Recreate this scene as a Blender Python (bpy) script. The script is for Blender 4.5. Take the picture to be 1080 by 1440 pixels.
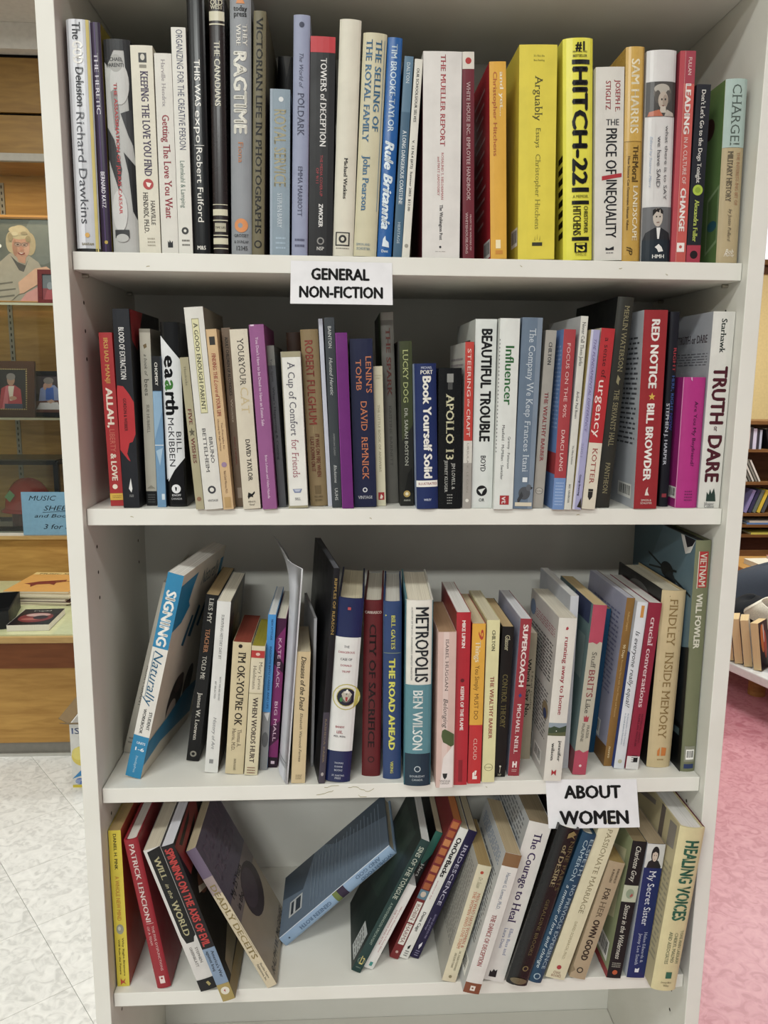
import bpy, bmesh, math, random
from mathutils import Vector, Matrix

# ------------------------------------------------------------------ camera, world, lights, exposure
scene = bpy.context.scene
for o in list(bpy.data.objects): bpy.data.objects.remove(o)
rad = math.radians

CAM = (-0.0841, -0.9008, -0.1363); YAW, PITCH, ROLL, FPX = 0.05609, -0.16841, 0.00899, 1096.16
def make_camera():
    f = Vector((math.sin(YAW)*math.cos(PITCH), math.cos(YAW)*math.cos(PITCH), math.sin(PITCH)))
    r = Vector((math.cos(YAW), -math.sin(YAW), 0)); u = r.cross(f)
    cr, sr = math.cos(ROLL), math.sin(ROLL)
    r2, u2 = cr*r+sr*u, -sr*r+cr*u
    cd = bpy.data.cameras.new('camera'); co = bpy.data.objects.new('camera', cd)
    scene.collection.objects.link(co)
    m = Matrix.Identity(4)
    for i in range(3): m[i][0], m[i][1], m[i][2], m[i][3] = r2[i], u2[i], -f[i], CAM[i]
    co.matrix_world = m
    cd.sensor_fit = 'VERTICAL'; cd.sensor_height = 36.0; cd.lens = FPX/1440*36.0
    cd.clip_start = 0.05; cd.clip_end = 60
    scene.camera = co
make_camera()

scene.view_settings.view_transform = 'Standard'; scene.view_settings.look = 'None'
scene.view_settings.gamma = 1.0; scene.view_settings.use_curve_mapping = False
scene.view_settings.exposure = -0.17

w = bpy.data.worlds.new('room_ambient'); scene.world = w; w.use_nodes = True
w.node_tree.nodes['Background'].inputs[0].default_value = (0.95, 0.985, 1.0, 1)
w.node_tree.nodes['Background'].inputs[1].default_value = 0.27

def area(name, loc, sx, sy, power, rot=(0,0,0), col=(0.965,1,0.965)):
    l = bpy.data.lights.new(name, 'AREA'); l.shape = 'RECTANGLE'; l.size = sx; l.size_y = sy
    l.energy = power; l.color = col
    o = bpy.data.objects.new(name, l); o.location = loc; o.rotation_euler = rot
    scene.collection.objects.link(o)
# fluorescent ceiling fixtures of the room, in rows parallel to the bookcase
FIX = [(-0.9,-1.45,40),(1.5,-1.45,17),(-0.7,-3.55,118),(-2.6,-3.5,40),(2.0,2.0,66),(3.3,4.4,95),(-1.5,1.75,52)]
for i,(x,y,p) in enumerate(FIX): area('ceiling_lamp', (x,y,1.40), 1.2, 0.3, p)
area('case_lamp', (-1.75,3.175,0.893), 0.9, 0.03, 4.5, (0,0,0), (1,0.80,0.52))

FLOOR = -1.72; CEIL = 1.45

# ------------------------------------------------------------------ helpers
def lin(h):
    h = h.lstrip('#'); c = [int(h[i:i+2],16)/255 for i in (0,2,4)]
    return tuple(x/12.92 if x<=0.04045 else ((x+0.055)/1.055)**2.4 for x in c)+(1,)
MATS = {}
def mat(col, rough=0.42, coat=0.0, kind='cover', metal=0.0):
    key = (col, rough, coat, kind, metal)
    if key in MATS: return MATS[key]
    base = lin(col)
    if kind == 'cover':      # printed stock is a little duller than the ink values noted from the photograph
        g_ = 0.3*base[0]+0.6*base[1]+0.1*base[2]; k_ = 0.90*min(1.0,0.55+g_*8); base = tuple((x*0.91+g_*0.09)*k_ for x in base[:3])+(1,)
    m = bpy.data.materials.new(kind+'_'+col.lstrip('#')); m.use_nodes = True
    nt = m.node_tree; p = nt.nodes['Principled BSDF']
    p.inputs['Roughness'].default_value = rough; p.inputs['Metallic'].default_value = metal; p.inputs['Specular IOR Level'].default_value = 0.3
    if coat: p.inputs['Coat Weight'].default_value = coat*0.35; p.inputs['Coat Roughness'].default_value = 0.22
    tc = nt.nodes.new('ShaderNodeTexCoord'); nz = nt.nodes.new('ShaderNodeTexNoise')
    mp = nt.nodes.new('ShaderNodeMapping'); mix = nt.nodes.new('ShaderNodeMix'); mix.data_type = 'RGBA'; mix.blend_type = 'MULTIPLY'
    cr = nt.nodes.new('ShaderNodeValToRGB')
    lk = nt.links.new
    lk(tc.outputs['Object'], mp.inputs[0]); lk(mp.outputs[0], nz.inputs['Vector']); lk(nz.outputs['Fac'], cr.inputs[0])
    lk(cr.outputs[0], mix.inputs['B']); mix.inputs['A'].default_value = base; mix.inputs['Factor'].default_value = 1
    lk(mix.outputs['Result'], p.inputs['Base Color'])
    e = cr.color_ramp.elements
    if kind == 'pages':      # leaves of a page block, seen as fine lines across the thickness
        mp.inputs['Scale'].default_value = (1500, 6, 6); nz.inputs['Scale'].default_value = 1.0; nz.inputs['Detail'].default_value = 2
        e[0].position = 0.3; e[1].position = 0.7; e[0].color = (0.72,0.70,0.67,1); e[1].color = (1,1,1,1)
        bp = nt.nodes.new('ShaderNodeBump'); bp.inputs['Strength'].default_value = 0.25; bp.inputs['Distance'].default_value = 0.0004
        lk(nz.outputs['Fac'], bp.inputs['Height']); lk(bp.outputs[0], p.inputs['Normal'])
    elif kind == 'wood':
        mp.inputs['Scale'].default_value = (1.2, 6, 9); nz.inputs['Scale'].default_value = 5; nz.inputs['Detail'].default_value = 7; nz.inputs['Distortion'].default_value = 0.6
        e[0].position = 0.3; e[1].position = 0.72; e[0].color = (0.70,0.64,0.58,1); e[1].color = (1,1,1,1)
    elif kind == 'board':    # white foil-faced chipboard, faint mottling and scuffs
        nz.inputs['Scale'].default_value = 9; nz.inputs['Detail'].default_value = 6
        e[0].position = 0.25; e[1].position = 0.6; e[0].color = (0.93,0.925,0.91,1); e[1].color = (1,1,1,1)
    elif kind == 'cloth':
        nz.inputs['Scale'].default_value = 260; nz.inputs['Detail'].default_value = 3
        e[0].position = 0.3; e[1].position = 0.7; e[0].color = (0.8,0.8,0.8,1); e[1].color = (1,1,1,1)
    else:
        nz.inputs['Scale'].default_value = 45; nz.inputs['Detail'].default_value = 5
        e[0].position = 0.25; e[1].position = 0.62; e[0].color = (0.90,0.90,0.90,1); e[1].color = (1,1,1,1)
        mr = nt.nodes.new('ShaderNodeMapRange'); mr.inputs['To Min'].default_value = rough*0.8; mr.inputs['To Max'].default_value = min(1,rough*1.25)
        lk(nz.outputs['Fac'], mr.inputs['Value']); lk(mr.outputs[0], p.inputs['Roughness'])
    MATS[key] = m
    return m

class MB:
    """collects faces with materials, builds ONE mesh object"""
    def __init__(s): s.v=[]; s.f=[]; s.m=[]; s.mats=[]
    def mi(s, m):
        if m not in s.mats: s.mats.append(m)
        return s.mats.index(m)
    def add(s, vs, fs, m):
        o=len(s.v); k=s.mi(m); s.v += [tuple(v) for v in vs]
        for f in fs: s.f.append([o+i for i in f]); s.m.append(k)
    def box(s, a, b, m):
        x0,y0,z0=a; x1,y1,z1=b
        s.add([(x0,y0,z0),(x1,y0,z0),(x1,y1,z0),(x0,y1,z0),(x0,y0,z1),(x1,y0,z1),(x1,y1,z1),(x0,y1,z1)],
              [(0,3,2,1),(4,5,6,7),(0,1,5,4),(1,2,6,5),(2,3,7,6),(3,0,4,7)], m)
    def cyl(s, c, r, h, m, n=20, axis='z', r2=None):
        r2 = r if r2 is None else r2; vs=[]
        for k,(rr,hh) in enumerate(((r,0),(r2,h))):
            for i in range(n):
                a=2*math.pi*i/n; p=(rr*math.cos(a), rr*math.sin(a), hh)
                if axis=='x': p=(p[2],p[0],p[1])
                if axis=='y': p=(p[0],p[2],-p[1])
                vs.append((c[0]+p[0],c[1]+p[1],c[2]+p[2]))
        s.add(vs,[(i,(i+1)%n,n+(i+1)%n,n+i) for i in range(n)]+[tuple(range(n-1,-1,-1)),tuple(range(n,2*n))],m)
    def prism(s, pts, z0, z1, m):     # pts: plan outline (x,y), counter-clockwise
        n=len(pts)
        s.add([(x,y,z0) for x,y in pts]+[(x,y,z1) for x,y in pts],
              [(i,(i+1)%n,n+(i+1)%n,n+i) for i in range(n)]+[tuple(range(n-1,-1,-1)),tuple(range(n,2*n))],m)
    def build(s, name, parent=None, bevel=0, smooth=False, loc=(0,0,0), rot=None):
        me=bpy.data.meshes.new(name); me.from_pydata(s.v,[],s.f)
        for m in s.mats: me.materials.append(m)
        me.polygons.foreach_set('material_index', s.m)
        if smooth: me.polygons.foreach_set('use_smooth',[True]*len(s.f))
        me.update()
        o=bpy.data.objects.new(name,me); scene.collection.objects.link(o); o.parent=parent; o.location=loc
        if rot: o.rotation_euler=rot
        if bevel:
            b=o.modifiers.new('bevel','BEVEL'); b.width=bevel; b.segments=2; b.limit_method='ANGLE'
        return o
def tag(o, label=None, cat=None, group=None, kind=None):
    if label: o['label']=label
    if cat: o['category']=cat
    if group: o['group']=group
    if kind: o['kind']=kind
    return o
def thing(name, loc, label, cat, group=None, rot=(0,0,0)):
    o=bpy.data.objects.new(name,None); o.empty_display_size=0.05; scene.collection.objects.link(o)
    o.location=loc; o.rotation_euler=rot; return tag(o,label,cat,group)

# lettering: outlines of Blender's own font turned into flat faces, normalised to cap height 1
_txt={}; SERIF=[False]
def text_mesh(s, style):
    if SERIF[0] and 'B' not in style and 'i' not in style: style+='s'
    key=(s,style)
    if key in _txt: return _txt[key]
    c=bpy.data.curves.new('t','FONT'); c.body=s; c.size=1.0; c.resolution_u=2
    if 'i' in style: c.shear=0.3
    if 'w' in style: c.space_character=1.25
    o=bpy.data.objects.new('t',c); me=o.to_mesh()
    vs=[(v.co.x,v.co.y) for v in me.vertices]; fs=[tuple(p.vertices) for p in me.polygons]
    o.to_mesh_clear(); bpy.data.objects.remove(o); bpy.data.curves.remove(c)
    if not vs: vs=[(0,0)]; fs=[]
    if 's' in style:      # slab serifs: short bars where narrow stems meet the baseline and the cap line
        for yy,y0,y1 in ((0.04,0.0,0.055),(0.67,0.665,0.72)):
            iv=[]
            for f in fs:
                p=[vs[i] for i in f]; xs=[]
                for i in range(len(p)):
                    (xa,ya),(xb,yb)=p[i],p[(i+1)%len(p)]
                    if (ya-yy)*(yb-yy)<0: xs.append(xa+(xb-xa)*(yy-ya)/(yb-ya))
                if len(xs)>=2: iv.append((min(xs),max(xs)))
            iv.sort(); mg=[]
            for a_,b_ in iv:
                if mg and a_<=mg[-1][1]+0.004: mg[-1][1]=max(mg[-1][1],b_)
                else: mg.append([a_,b_])
            for a_,b_ in mg:
                if 0.03<b_-a_<0.17:
                    n=len(vs); vs+=[(a_-0.055,y0),(b_+0.055,y0),(b_+0.055,y1),(a_-0.055,y1)]; fs.append((n,n+1,n+2,n+3))
    if 'b' in style or 'B' in style:      # heavier strokes: the outlines laid side by side
        e=0.045 if 'B' in style else 0.022
        n=len(vs); v0=vs; f0=fs; vs=[]; fs=[]
        for k,(ex,ey) in enumerate(((-e,0),(e,0),(0,-e*0.6),(0,e*0.6),(0,0)) if 'B' in style else ((-e,0),(e,0))):
            vs+=[(a+ex,b_+ey) for a,b_ in v0]; fs+=[tuple(i+k*n for i in f) for f in f0]
    x0=min(v[0] for v in vs); x1=max(v[0] for v in vs)
    vs=[(v[0]-x0, v[1]/0.72) for v in vs]
    _txt[key]=(vs,fs,x1-x0); return _txt[key]

# items of printed matter: u across (0 left .. 1 right), v down (0 top .. 1 bottom)
def T(s,u,v0,v1,h,c,st=''): return ('T',s,u,v0,v1,h,c,st)          # runs down the spine
def H(s,u0,u1,v,c,st='',h=None): return ('H',s,u0,u1,v,c,st,h)      # reads across
def Bd(v0,v1,c,u0=0.0,u1=1.0): return ('B',v0,v1,c,u0,u1)           # band
def E(u,v,r,c,k=1.0): return ('E',u,v,r,c,k)                        # disc, radius in widths of the face
def P(c,*pts): return ('P',c,pts)                                   # polygon
def G(u0,u1,v0,v1,n,c): return ('G',u0,u1,v0,v1,n,c)                # unreadably small print
def BC(u0,u1,v0,v1): return ('BC',u0,u1,v0,v1)                      # bar code

def printed(items, W, Hh, place, mb, rough, coat, off0=0.00012, split=1):
    """adds the items to mb; place(p,q,off) maps a point of the W x Hh face to 3D"""
    rnd=random.Random(7)
    def put(pts, faces, col, off):
        if split>1:          # cut along the height so that print follows the rounded spine
            bm=bmesh.new(); bv=[bm.verts.new((p,q,0)) for p,q in pts]
            for f in faces:
                try: bm.faces.new([bv[i] for i in f])
                except ValueError: pass
            xs=[p for p,q in pts]
            for k in range(1,split):
                x=W*k/split
                if min(xs)<x<max(xs):
                    bmesh.ops.bisect_plane(bm,geom=bm.verts[:]+bm.edges[:]+bm.faces[:],plane_co=(x,0,0),plane_no=(1,0,0))
            bm.verts.index_update()
            pts=[(v.co.x,v.co.y) for v in bm.verts]; faces=[[v.index for v in f.verts] for f in bm.faces]; bm.free()
        mb.add([place(p,q,off) for p,q in pts], faces, mat(col,rough,coat))
    def rect(u0,v0,u1,v1,col,off):
        n=1; pts=[]; fs=[]
        for i in range(n+1):
            p=(u0+(u1-u0)*i/n)*W; pts += [(p,(1-v1)*Hh),(p,(1-v0)*Hh)]
        fs=[(2*i,2*i+2,2*i+3,2*i+1) for i in range(n)]
        put(pts,fs,col,off)
    for k,it in enumerate(items):
        off=off0+k*0.000035; t=it[0]
        if t=='B': rect(it[4],it[1],it[5],it[2],it[3],off)
        elif t=='E':
            _,u,v,r,c,kk=it; n=20
            put([((u)*W+r*W*math.cos(2*math.pi*i/n),(1-v)*Hh+r*W*kk*math.sin(2*math.pi*i/n)) for i in range(n)],[tuple(range(n))],c,off)
        elif t=='P':
            pts=[(u*W,(1-v)*Hh) for u,v in it[2]]
            a=sum(pts[i][0]*pts[(i+1)%len(pts)][1]-pts[(i+1)%len(pts)][0]*pts[i][1] for i in range(len(pts)))
            if a<0: pts=pts[::-1]
            put(pts,[tuple(range(len(pts)))],it[1],off)
        elif t=='G':
            _,u0,u1,v0,v1,n,c=it
            for i in range(n):
                v=v0+(v1-v0)*(i+0.3)/n; dv=(v1-v0)/n*0.38; u=u0
                while u<u1-0.02:
                    l=min(rnd.uniform(0.04,0.13),u1-u); rect(u,v,u+l,v+dv,c,off); u+=l+0.022
        elif t=='BC':
            _,u0,u1,v0,v1=it; rect(u0,v0,u1,v1,'#f2f0ea',off); u=u0+(u1-u0)*0.1
            while u<u1-(u1-u0)*0.1:
                l=rnd.uniform(0.02,0.06)*(u1-u0); rect(u,v0+(v1-v0)*0.12,u+l,v1-(v1-v0)*0.2,'#1c1c1c',off+0.00003); u+=l+rnd.uniform(0.02,0.05)*(u1-u0)
        elif t=='T':
            _,s,u,v0,v1,h,c,st=it; vs,fs,L=text_mesh(s,st); cap=h*W; span=(v1-v0)*Hh; kx=span/L
            # baseline on the left, tops of letters towards +p, reading downwards
            pts=[(u*W+(y-0.5)*cap, (1-v0)*Hh - x*kx) for x,y in vs]
            put(pts,fs,c,off)
        elif t=='H':
            _,s,u0,u1,v,c,st,h=it; vs,fs,L=text_mesh(s,st); kx=(u1-u0)*W/L; cap=(h*W if h else kx*0.85)
            put([(u0*W+x*kx,(1-v)*Hh+(y-0.5)*cap) for x,y in vs],fs,c,off)

def build_book(key, name, label, spine, items=(), L=None, R=None, Li=(), Ri=(), pg='#e9e2d0', top=None, gloss=0.3, coat=0.0, group='books', cat='book', wear=None):
    sh,kind,x,y,z,th,yaw,t,h,d = GEO[key]
    root=thing(name,(x,y,z),label,cat,group)
    root.rotation_euler=(0,rad(th),rad(yaw))
    hard = kind=='h'
    ct = 0.0022 if hard else 0.0005
    ct=min(ct,t*0.2)
    bul = min(0.0045,t*0.13) if hard else min(0.0007,t*0.03)
    rough = gloss+0.12
    # plan profile of the spine: rounded back, small radius at the joints
    N = 10 if hard else 4
    def ys(p):
        a=max(-1.0,min(1.0,2*p/t-1)); return bul*(a*a*0.75+0.25*a**8)
    outer=[(t*i/N, ys(t*i/N)) for i in range(N+1)]
    Lm=mat(L or spine,rough,coat); Rm=mat(R or spine,rough,coat); Sm=mat(spine,rough,coat)
    cm=MB()
    inner=[(ct+(t-2*ct)*i/N, ys(t*i/N)+ct) for i in range(N+1)]
    # outer shell faces
    pts=[(0,d)]+outer+[(t,d),(t-ct,d)]+inner[::-1]+[(ct,d)]
    n=len(pts); vs=[(a,b_,0) for a,b_ in pts]+[(a,b_,h) for a,b_ in pts]
    for i in range(n):
        j=(i+1)%n
        m=Sm
        if i==0: m=Lm
        elif i==N+1: m=Rm
        cm.add([vs[i],vs[j],vs[n+j],vs[n+i]],[(0,1,2,3)],m)
    # top and bottom rims, as strips between outer and inner outline
    lo=[(0,d)]+outer+[(t,d)]; li=[(ct,d)]+inner+[(t-ct,d)]
    for i in range(len(lo)-1):
        m=Lm if i==0 else (Rm if i==len(lo)-2 else Sm)
        a,b_,c_,d_=lo[i],lo[i+1],li[i+1],li[i]
        cm.add([(*a,h),(*b_,h),(*c_,h),(*d_,h)],[(0,1,2,3)],m)
        cm.add([(*a,0),(*d_,0),(*c_,0),(*b_,0)],[(0,1,2,3)],m)
    printed(items,t,h,lambda p,q,off:(p,ys(p)-off-(bul*0.10 if hard else 0.00002),q),cm,rough,coat,split=(8 if hard else 4))
    printed(Ri,d,h,lambda p,q,off:(t+off,p,q),cm,rough,coat)
    printed(Li,d,h,lambda p,q,off:(-off,d-p,q),cm,rough,coat)
    c=cm.build('cover',root)
    # page block
    ins=0.003 if hard else 0.0003
    pm=MB(); g=0.00015; pmt=mat(pg,0.85,0,'pages'); 
    y0=bul+ct+0.0003
    y1=d-(0.003 if hard else 0.0003)
    a0,a1=ct+g,t-ct-g
    rw=0.0025 if hard else 0
    nn=6 if hard else 1
    # spine side follows the rounding, fore-edge is hollow on hardbacks
    sp=[(a0+(a1-a0)*i/nn, ys(t*i/nn)+ct+0.0003) for i in range(nn+1)]
    fe=[(a1-(a1-a0)*i/nn, y1-rw*(1-(2*i/nn-1)**2)) for i in range(nn+1)]
    pts=sp+fe; n=len(pts)
    pm.add([(a,b_,ins) for a,b_ in pts]+[(a,b_,h-ins) for a,b_ in pts],[(i,(i+1)%n,n+(i+1)%n,n+i) for i in range(n)]+[tuple(range(n-1,-1,-1))],pmt)
    pm.add([(a,b_,h-ins) for a,b_ in pts],[tuple(range(n))],mat(top,0.8,0,'pages') if top else pmt)
    pm.build('page_block',root)
    if hard and t>0.016:      # head band at the top of the spine
        hb=MB(); hb.add([(p,ys(p)+ct+0.0004+e,h-ins+zz) for zz in (0,0.0012) for p,e in [(a0+(a1-a0)*i/6,0) for i in range(7)]],
                        [(i,i+1,8+i,7+i) for i in range(6)],mat('#d8cdb4',0.7)); hb.build('head_band',root)
    return root

SIGN1=[(-0.1400,-0.0058),(-0.0262,-0.0066),(-0.0252,-0.0530),(-0.1410,-0.0530)]
SIGN2=[(0.1772,-0.6392),(0.2960,-0.6408),(0.3030,-0.7060),(0.1832,-0.7050)]
# books: shelf, h hardback / p paperback, origin x y z, lean, turn, thickness, height, depth (m, degrees)
GEO = {
 'redslim': (1, 'h', -0.3795, 0.0297, 0.0002, 0.57, -0.00, 0.0017, 0.2392, 0.1579),
 'god': (1, 'h', -0.3760, 0.0158, 0.0003, 0.21, -0.00, 0.0252, 0.2364, 0.1560),
 'katz': (1, 'h', -0.3485, 0.0158, 0.0002, -0.27, -0.00, 0.0106, 0.2340, 0.1545),
 'caesar': (1, 'h', -0.3365, 0.0160, 0.0002, -0.16, -0.00, 0.0280, 0.2183, 0.1441),
 'keeping': (1, 'p', -0.3075, 0.0161, 0.0002, -0.32, 0.00, 0.0234, 0.2130, 0.1374),
 'getting': (1, 'p', -0.2829, 0.0160, 0.0002, -0.22, 0.00, 0.0182, 0.2058, 0.1327),
 'organizing': (1, 'p', -0.2643, 0.0161, 0.0002, -0.17, 0.00, 0.0154, 0.2319, 0.1496),
 'expo': (1, 'h', -0.2482, 0.0161, 0.0002, 0.06, 0.00, 0.0185, 0.2719, 0.1794),
 'canadians': (1, 'h', -0.2260, 0.0161, 0.0003, 0.38, 0.00, 0.0161, 0.2661, 0.1756),
 'ragtime': (1, 'h', -0.2064, 0.0161, 0.0006, 0.91, -0.00, 0.0225, 0.2691, 0.1776),
 'victorian': (1, 'h', -0.1836, 0.0161, 0.0005, 1.50, 0.00, 0.0134, 0.2508, 0.1655),
 'backblack': (1, 'h', -0.1699, 0.1281, 0.0011, 2.30, -0.00, 0.0224, 0.2483, 0.1449),
 'royal': (1, 'p', -0.1635, 0.0162, 0.0006, 0.94, 0.00, 0.0217, 0.1735, 0.1119),
 'poldark': (1, 'h', -0.1394, 0.0162, 0.0006, 1.15, 0.00, 0.0177, 0.2483, 0.1639),
 'towers': (1, 'p', -0.1205, 0.0162, 0.0007, 1.03, 0.00, 0.0268, 0.2274, 0.1467),
 'watkins': (1, 'h', -0.0934, 0.0162, 0.0010, 2.02, 0.00, 0.0232, 0.2455, 0.1620),
 'selling': (1, 'h', -0.0698, 0.0162, 0.0014, 2.57, 0.00, 0.0258, 0.2327, 0.1536),
 'rule': (1, 'h', -0.0429, 0.0163, 0.0009, 2.51, 0.00, 0.0160, 0.2290, 0.1512),
 'coast': (1, 'p', -0.0251, 0.0163, 0.0007, 2.89, 0.00, 0.0097, 0.2107, 0.1359),
 'schools': (1, 'p', -0.0150, 0.0163, 0.0007, 3.25, 0.00, 0.0087, 0.2083, 0.1343),
 'mueller': (1, 'p', 0.0082, 0.0163, 0.0002, -0.66, 0.00, 0.0426, 0.2166, 0.1397),
 'whinc': (1, 'p', 0.0548, 0.0162, 0.0002, -1.63, 0.00, 0.0130, 0.2170, 0.1399),
 'andyet': (1, 'p', 0.0867, 0.0162, 0.0002, -2.25, 0.00, 0.0184, 0.2081, 0.1342),
 'arguably': (1, 'p', 0.1181, 0.0162, 0.0002, -1.72, 0.00, 0.0421, 0.2262, 0.1459),
 'hitch': (1, 'h', 0.1715, 0.0162, 0.0002, -2.81, 0.00, 0.0335, 0.2345, 0.1547),
 'price': (1, 'p', 0.2068, 0.0162, 0.0002, -2.56, 0.00, 0.0321, 0.2060, 0.1329),
 'harris': (1, 'h', 0.2393, 0.0161, 0.0002, -2.15, 0.00, 0.0208, 0.2277, 0.1503),
 'welty': (1, 'h', 0.2625, 0.0161, 0.0002, -1.87, 0.00, 0.0336, 0.2252, 0.1486),
 'leading': (1, 'p', 0.2964, 0.0161, 0.0002, -1.23, -0.00, 0.0177, 0.2252, 0.1453),
 'dogs': (1, 'p', 0.3146, 0.0160, 0.0002, -0.51, 0.00, 0.0162, 0.1914, 0.1234),
 'charge': (1, 'h', 0.3514, 0.0160, 0.0002, -1.41, 0.00, 0.0248, 0.1982, 0.1308),
 'allah': (2, 'p', -0.3578, 0.0324, -0.2878, -1.16, 0.00, 0.0149, 0.2018, 0.1301),
 'blood': (2, 'p', -0.3390, 0.0186, -0.2878, -0.61, 0.00, 0.0184, 0.2275, 0.1467),
 'bees': (2, 'p', -0.3161, 0.0349, -0.2878, -0.11, 0.00, 0.0123, 0.2068, 0.1334),
 'chomsky': (2, 'p', -0.3009, 0.0244, -0.2878, -0.19, 0.00, 0.0100, 0.1756, 0.1133),
 'eaarth': (2, 'h', -0.2893, 0.0269, -0.2878, -0.53, 0.00, 0.0222, 0.2141, 0.1413),
 'wishes': (2, 'p', -0.2525, 0.0064, -0.2878, -4.31, -0.00, 0.0094, 0.1743, 0.1124),
 'parent': (2, 'p', -0.2423, 0.0050, -0.2878, -4.18, -0.00, 0.0209, 0.2293, 0.1479),
 'finding': (2, 'p', -0.2210, 0.0061, -0.2878, -4.11, -0.00, 0.0118, 0.2057, 0.1327),
 'adult': (2, 'p', -0.2088, 0.0262, -0.2878, -3.43, 0.00, 0.0098, 0.2086, 0.1346),
 'cat': (2, 'p', -0.1981, 0.0089, -0.2878, -3.22, -0.00, 0.0200, 0.2059, 0.1328),
 'estate': (2, 'p', -0.1755, 0.0072, -0.2878, -3.32, -0.00, 0.0165, 0.2113, 0.1363),
 'spirit': (2, 'p', -0.1576, 0.0231, -0.2878, -3.65, 0.00, 0.0084, 0.1891, 0.1219),
 'comfort': (2, 'p', -0.1456, 0.0153, -0.2878, -2.39, 0.00, 0.0225, 0.1819, 0.1173),
 'brownback': (2, 'h', -0.1489, 0.1343, -0.2878, -1.53, 0.00, 0.0186, 0.2105, 0.1387),
 'fulghum': (2, 'h', -0.1205, 0.0302, -0.2878, -3.01, 0.00, 0.0207, 0.2080, 0.1373),
 'lavender': (2, 'p', -0.0994, 0.0301, -0.2878, -2.82, 0.00, 0.0048, 0.2205, 0.1422),
 'bainton': (2, 'p', -0.0943, 0.0196, -0.2878, -2.34, 0.00, 0.0115, 0.2210, 0.1425),
 'purple': (2, 'p', -0.0823, 0.0133, -0.2878, -2.29, 0.00, 0.0134, 0.2038, 0.1315),
 'lenin': (2, 'p', -0.0677, 0.0226, -0.2878, -1.86, 0.00, 0.0265, 0.1976, 0.1275),
 'little': (2, 'p', -0.0405, 0.0320, -0.2878, -1.98, 0.00, 0.0111, 0.1668, 0.1076),
 'spark': (2, 'h', -0.0279, 0.0550, -0.2878, -2.36, 0.00, 0.0158, 0.2306, 0.1522),
 'lucky': (2, 'p', -0.0118, 0.0326, -0.2878, -1.55, 0.00, 0.0164, 0.1961, 0.1265),
 'solid': (2, 'h', 0.0063, 0.0087, -0.2878, -1.97, -0.00, 0.0254, 0.1699, 0.1121),
 'apollo': (2, 'p', 0.0320, 0.0113, -0.2878, -1.03, -0.00, 0.0270, 0.1652, 0.1065),
 'steering': (2, 'p', 0.0614, 0.0133, -0.2878, -0.52, 0.00, 0.0102, 0.1952, 0.1259),
 'trouble': (2, 'p', 0.0726, 0.0166, -0.2878, -0.25, 0.00, 0.0248, 0.2214, 0.1428),
 'influencer': (2, 'p', 0.0978, 0.0075, -0.2877, 0.20, -0.00, 0.0229, 0.2219, 0.1431),
 'company': (2, 'p', 0.1212, 0.0097, -0.2874, 0.88, -0.00, 0.0237, 0.2231, 0.1439),
 'barber': (2, 'p', 0.1469, 0.0160, -0.2874, 1.98, 0.00, 0.0127, 0.2096, 0.1352),
 'focus': (2, 'p', 0.1681, 0.0054, -0.2875, 1.18, -0.00, 0.0139, 0.2102, 0.1356),
 'jerks': (2, 'p', 0.1824, 0.0053, -0.2875, 2.33, -0.00, 0.0084, 0.2254, 0.1454),
 'lavbook': (2, 'p', 0.1920, 0.0046, -0.2872, 3.27, -0.00, 0.0104, 0.2101, 0.1355),
 'urgency': (2, 'p', 0.2043, 0.0070, -0.2869, 3.34, -0.00, 0.0161, 0.2120, 0.1368),
 'merlin': (2, 'h', 0.2231, 0.0183, -0.2866, 3.60, 0.00, 0.0193, 0.2486, 0.1641),
 'notice': (2, 'p', 0.2692, 0.0107, -0.2878, -0.45, -0.00, 0.0280, 0.2337, 0.1507),
 'harper': (2, 'h', 0.3076, 0.0273, -0.2878, -0.45, 0.00, 0.0112, 0.2336, 0.1542),
 'boyfriend': (2, 'h', 0.3241, 0.0175, -0.2878, -0.15, 0.00, 0.0274, 0.1574, 0.1039),
 'truth': (2, 'p', 0.3518, 0.0174, -0.2877, 0.27, 0.00, 0.0266, 0.2337, 0.1508),
 'grant': (3, 'h', -0.3792, 0.1052, -0.6369, 14.83, 0.00, 0.0113, 0.2446, 0.1614),
 'signing': (3, 'p', -0.3580, 0.0368, -0.6350, 13.89, -7.96, 0.0201, 0.2756, 0.1801),
 'lies': (3, 'p', -0.2895, 0.0780, -0.6375, 8.12, 0.00, 0.0164, 0.2303, 0.1486),
 'history': (3, 'p', -0.2602, 0.0465, -0.6381, 5.63, 0.00, 0.0169, 0.2296, 0.1481),
 'imok': (3, 'p', -0.2331, 0.0413, -0.6379, 4.63, 0.00, 0.0230, 0.1775, 0.1145),
 'words': (3, 'p', -0.2083, 0.0378, -0.6385, 4.35, 0.00, 0.0166, 0.1738, 0.1121),
 'blueslim': (3, 'p', -0.1903, 0.0518, -0.6391, 4.01, 0.00, 0.0100, 0.2104, 0.1357),
 'kate': (3, 'p', -0.1800, 0.0577, -0.6389, 4.20, 0.00, 0.0119, 0.2034, 0.1312),
 'magazine': (3, 'p', -0.1528, 0.0133, -0.6396, 4.42, -0.00, 0.0022, 0.2795, 0.1803),
 'diseases': (3, 'p', -0.1469, 0.0148, -0.6389, 2.81, 3.85, 0.0174, 0.1733, 0.1025),
 'whiteback': (3, 'p', -0.1241, 0.0594, -0.6397, 1.74, 8.44, 0.0035, 0.2022, 0.1233),
 'ripples': (3, 'p', -0.1125, 0.0134, -0.6392, 4.10, 8.74, 0.0079, 0.2789, 0.1871),
 'trump': (3, 'h', -0.1042, 0.0160, -0.6376, 4.08, -2.17, 0.0312, 0.2407, 0.1588),
 'sacrifice': (3, 'h', -0.0576, 0.0309, -0.6396, 0.50, -3.62, 0.0235, 0.2340, 0.1549),
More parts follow.
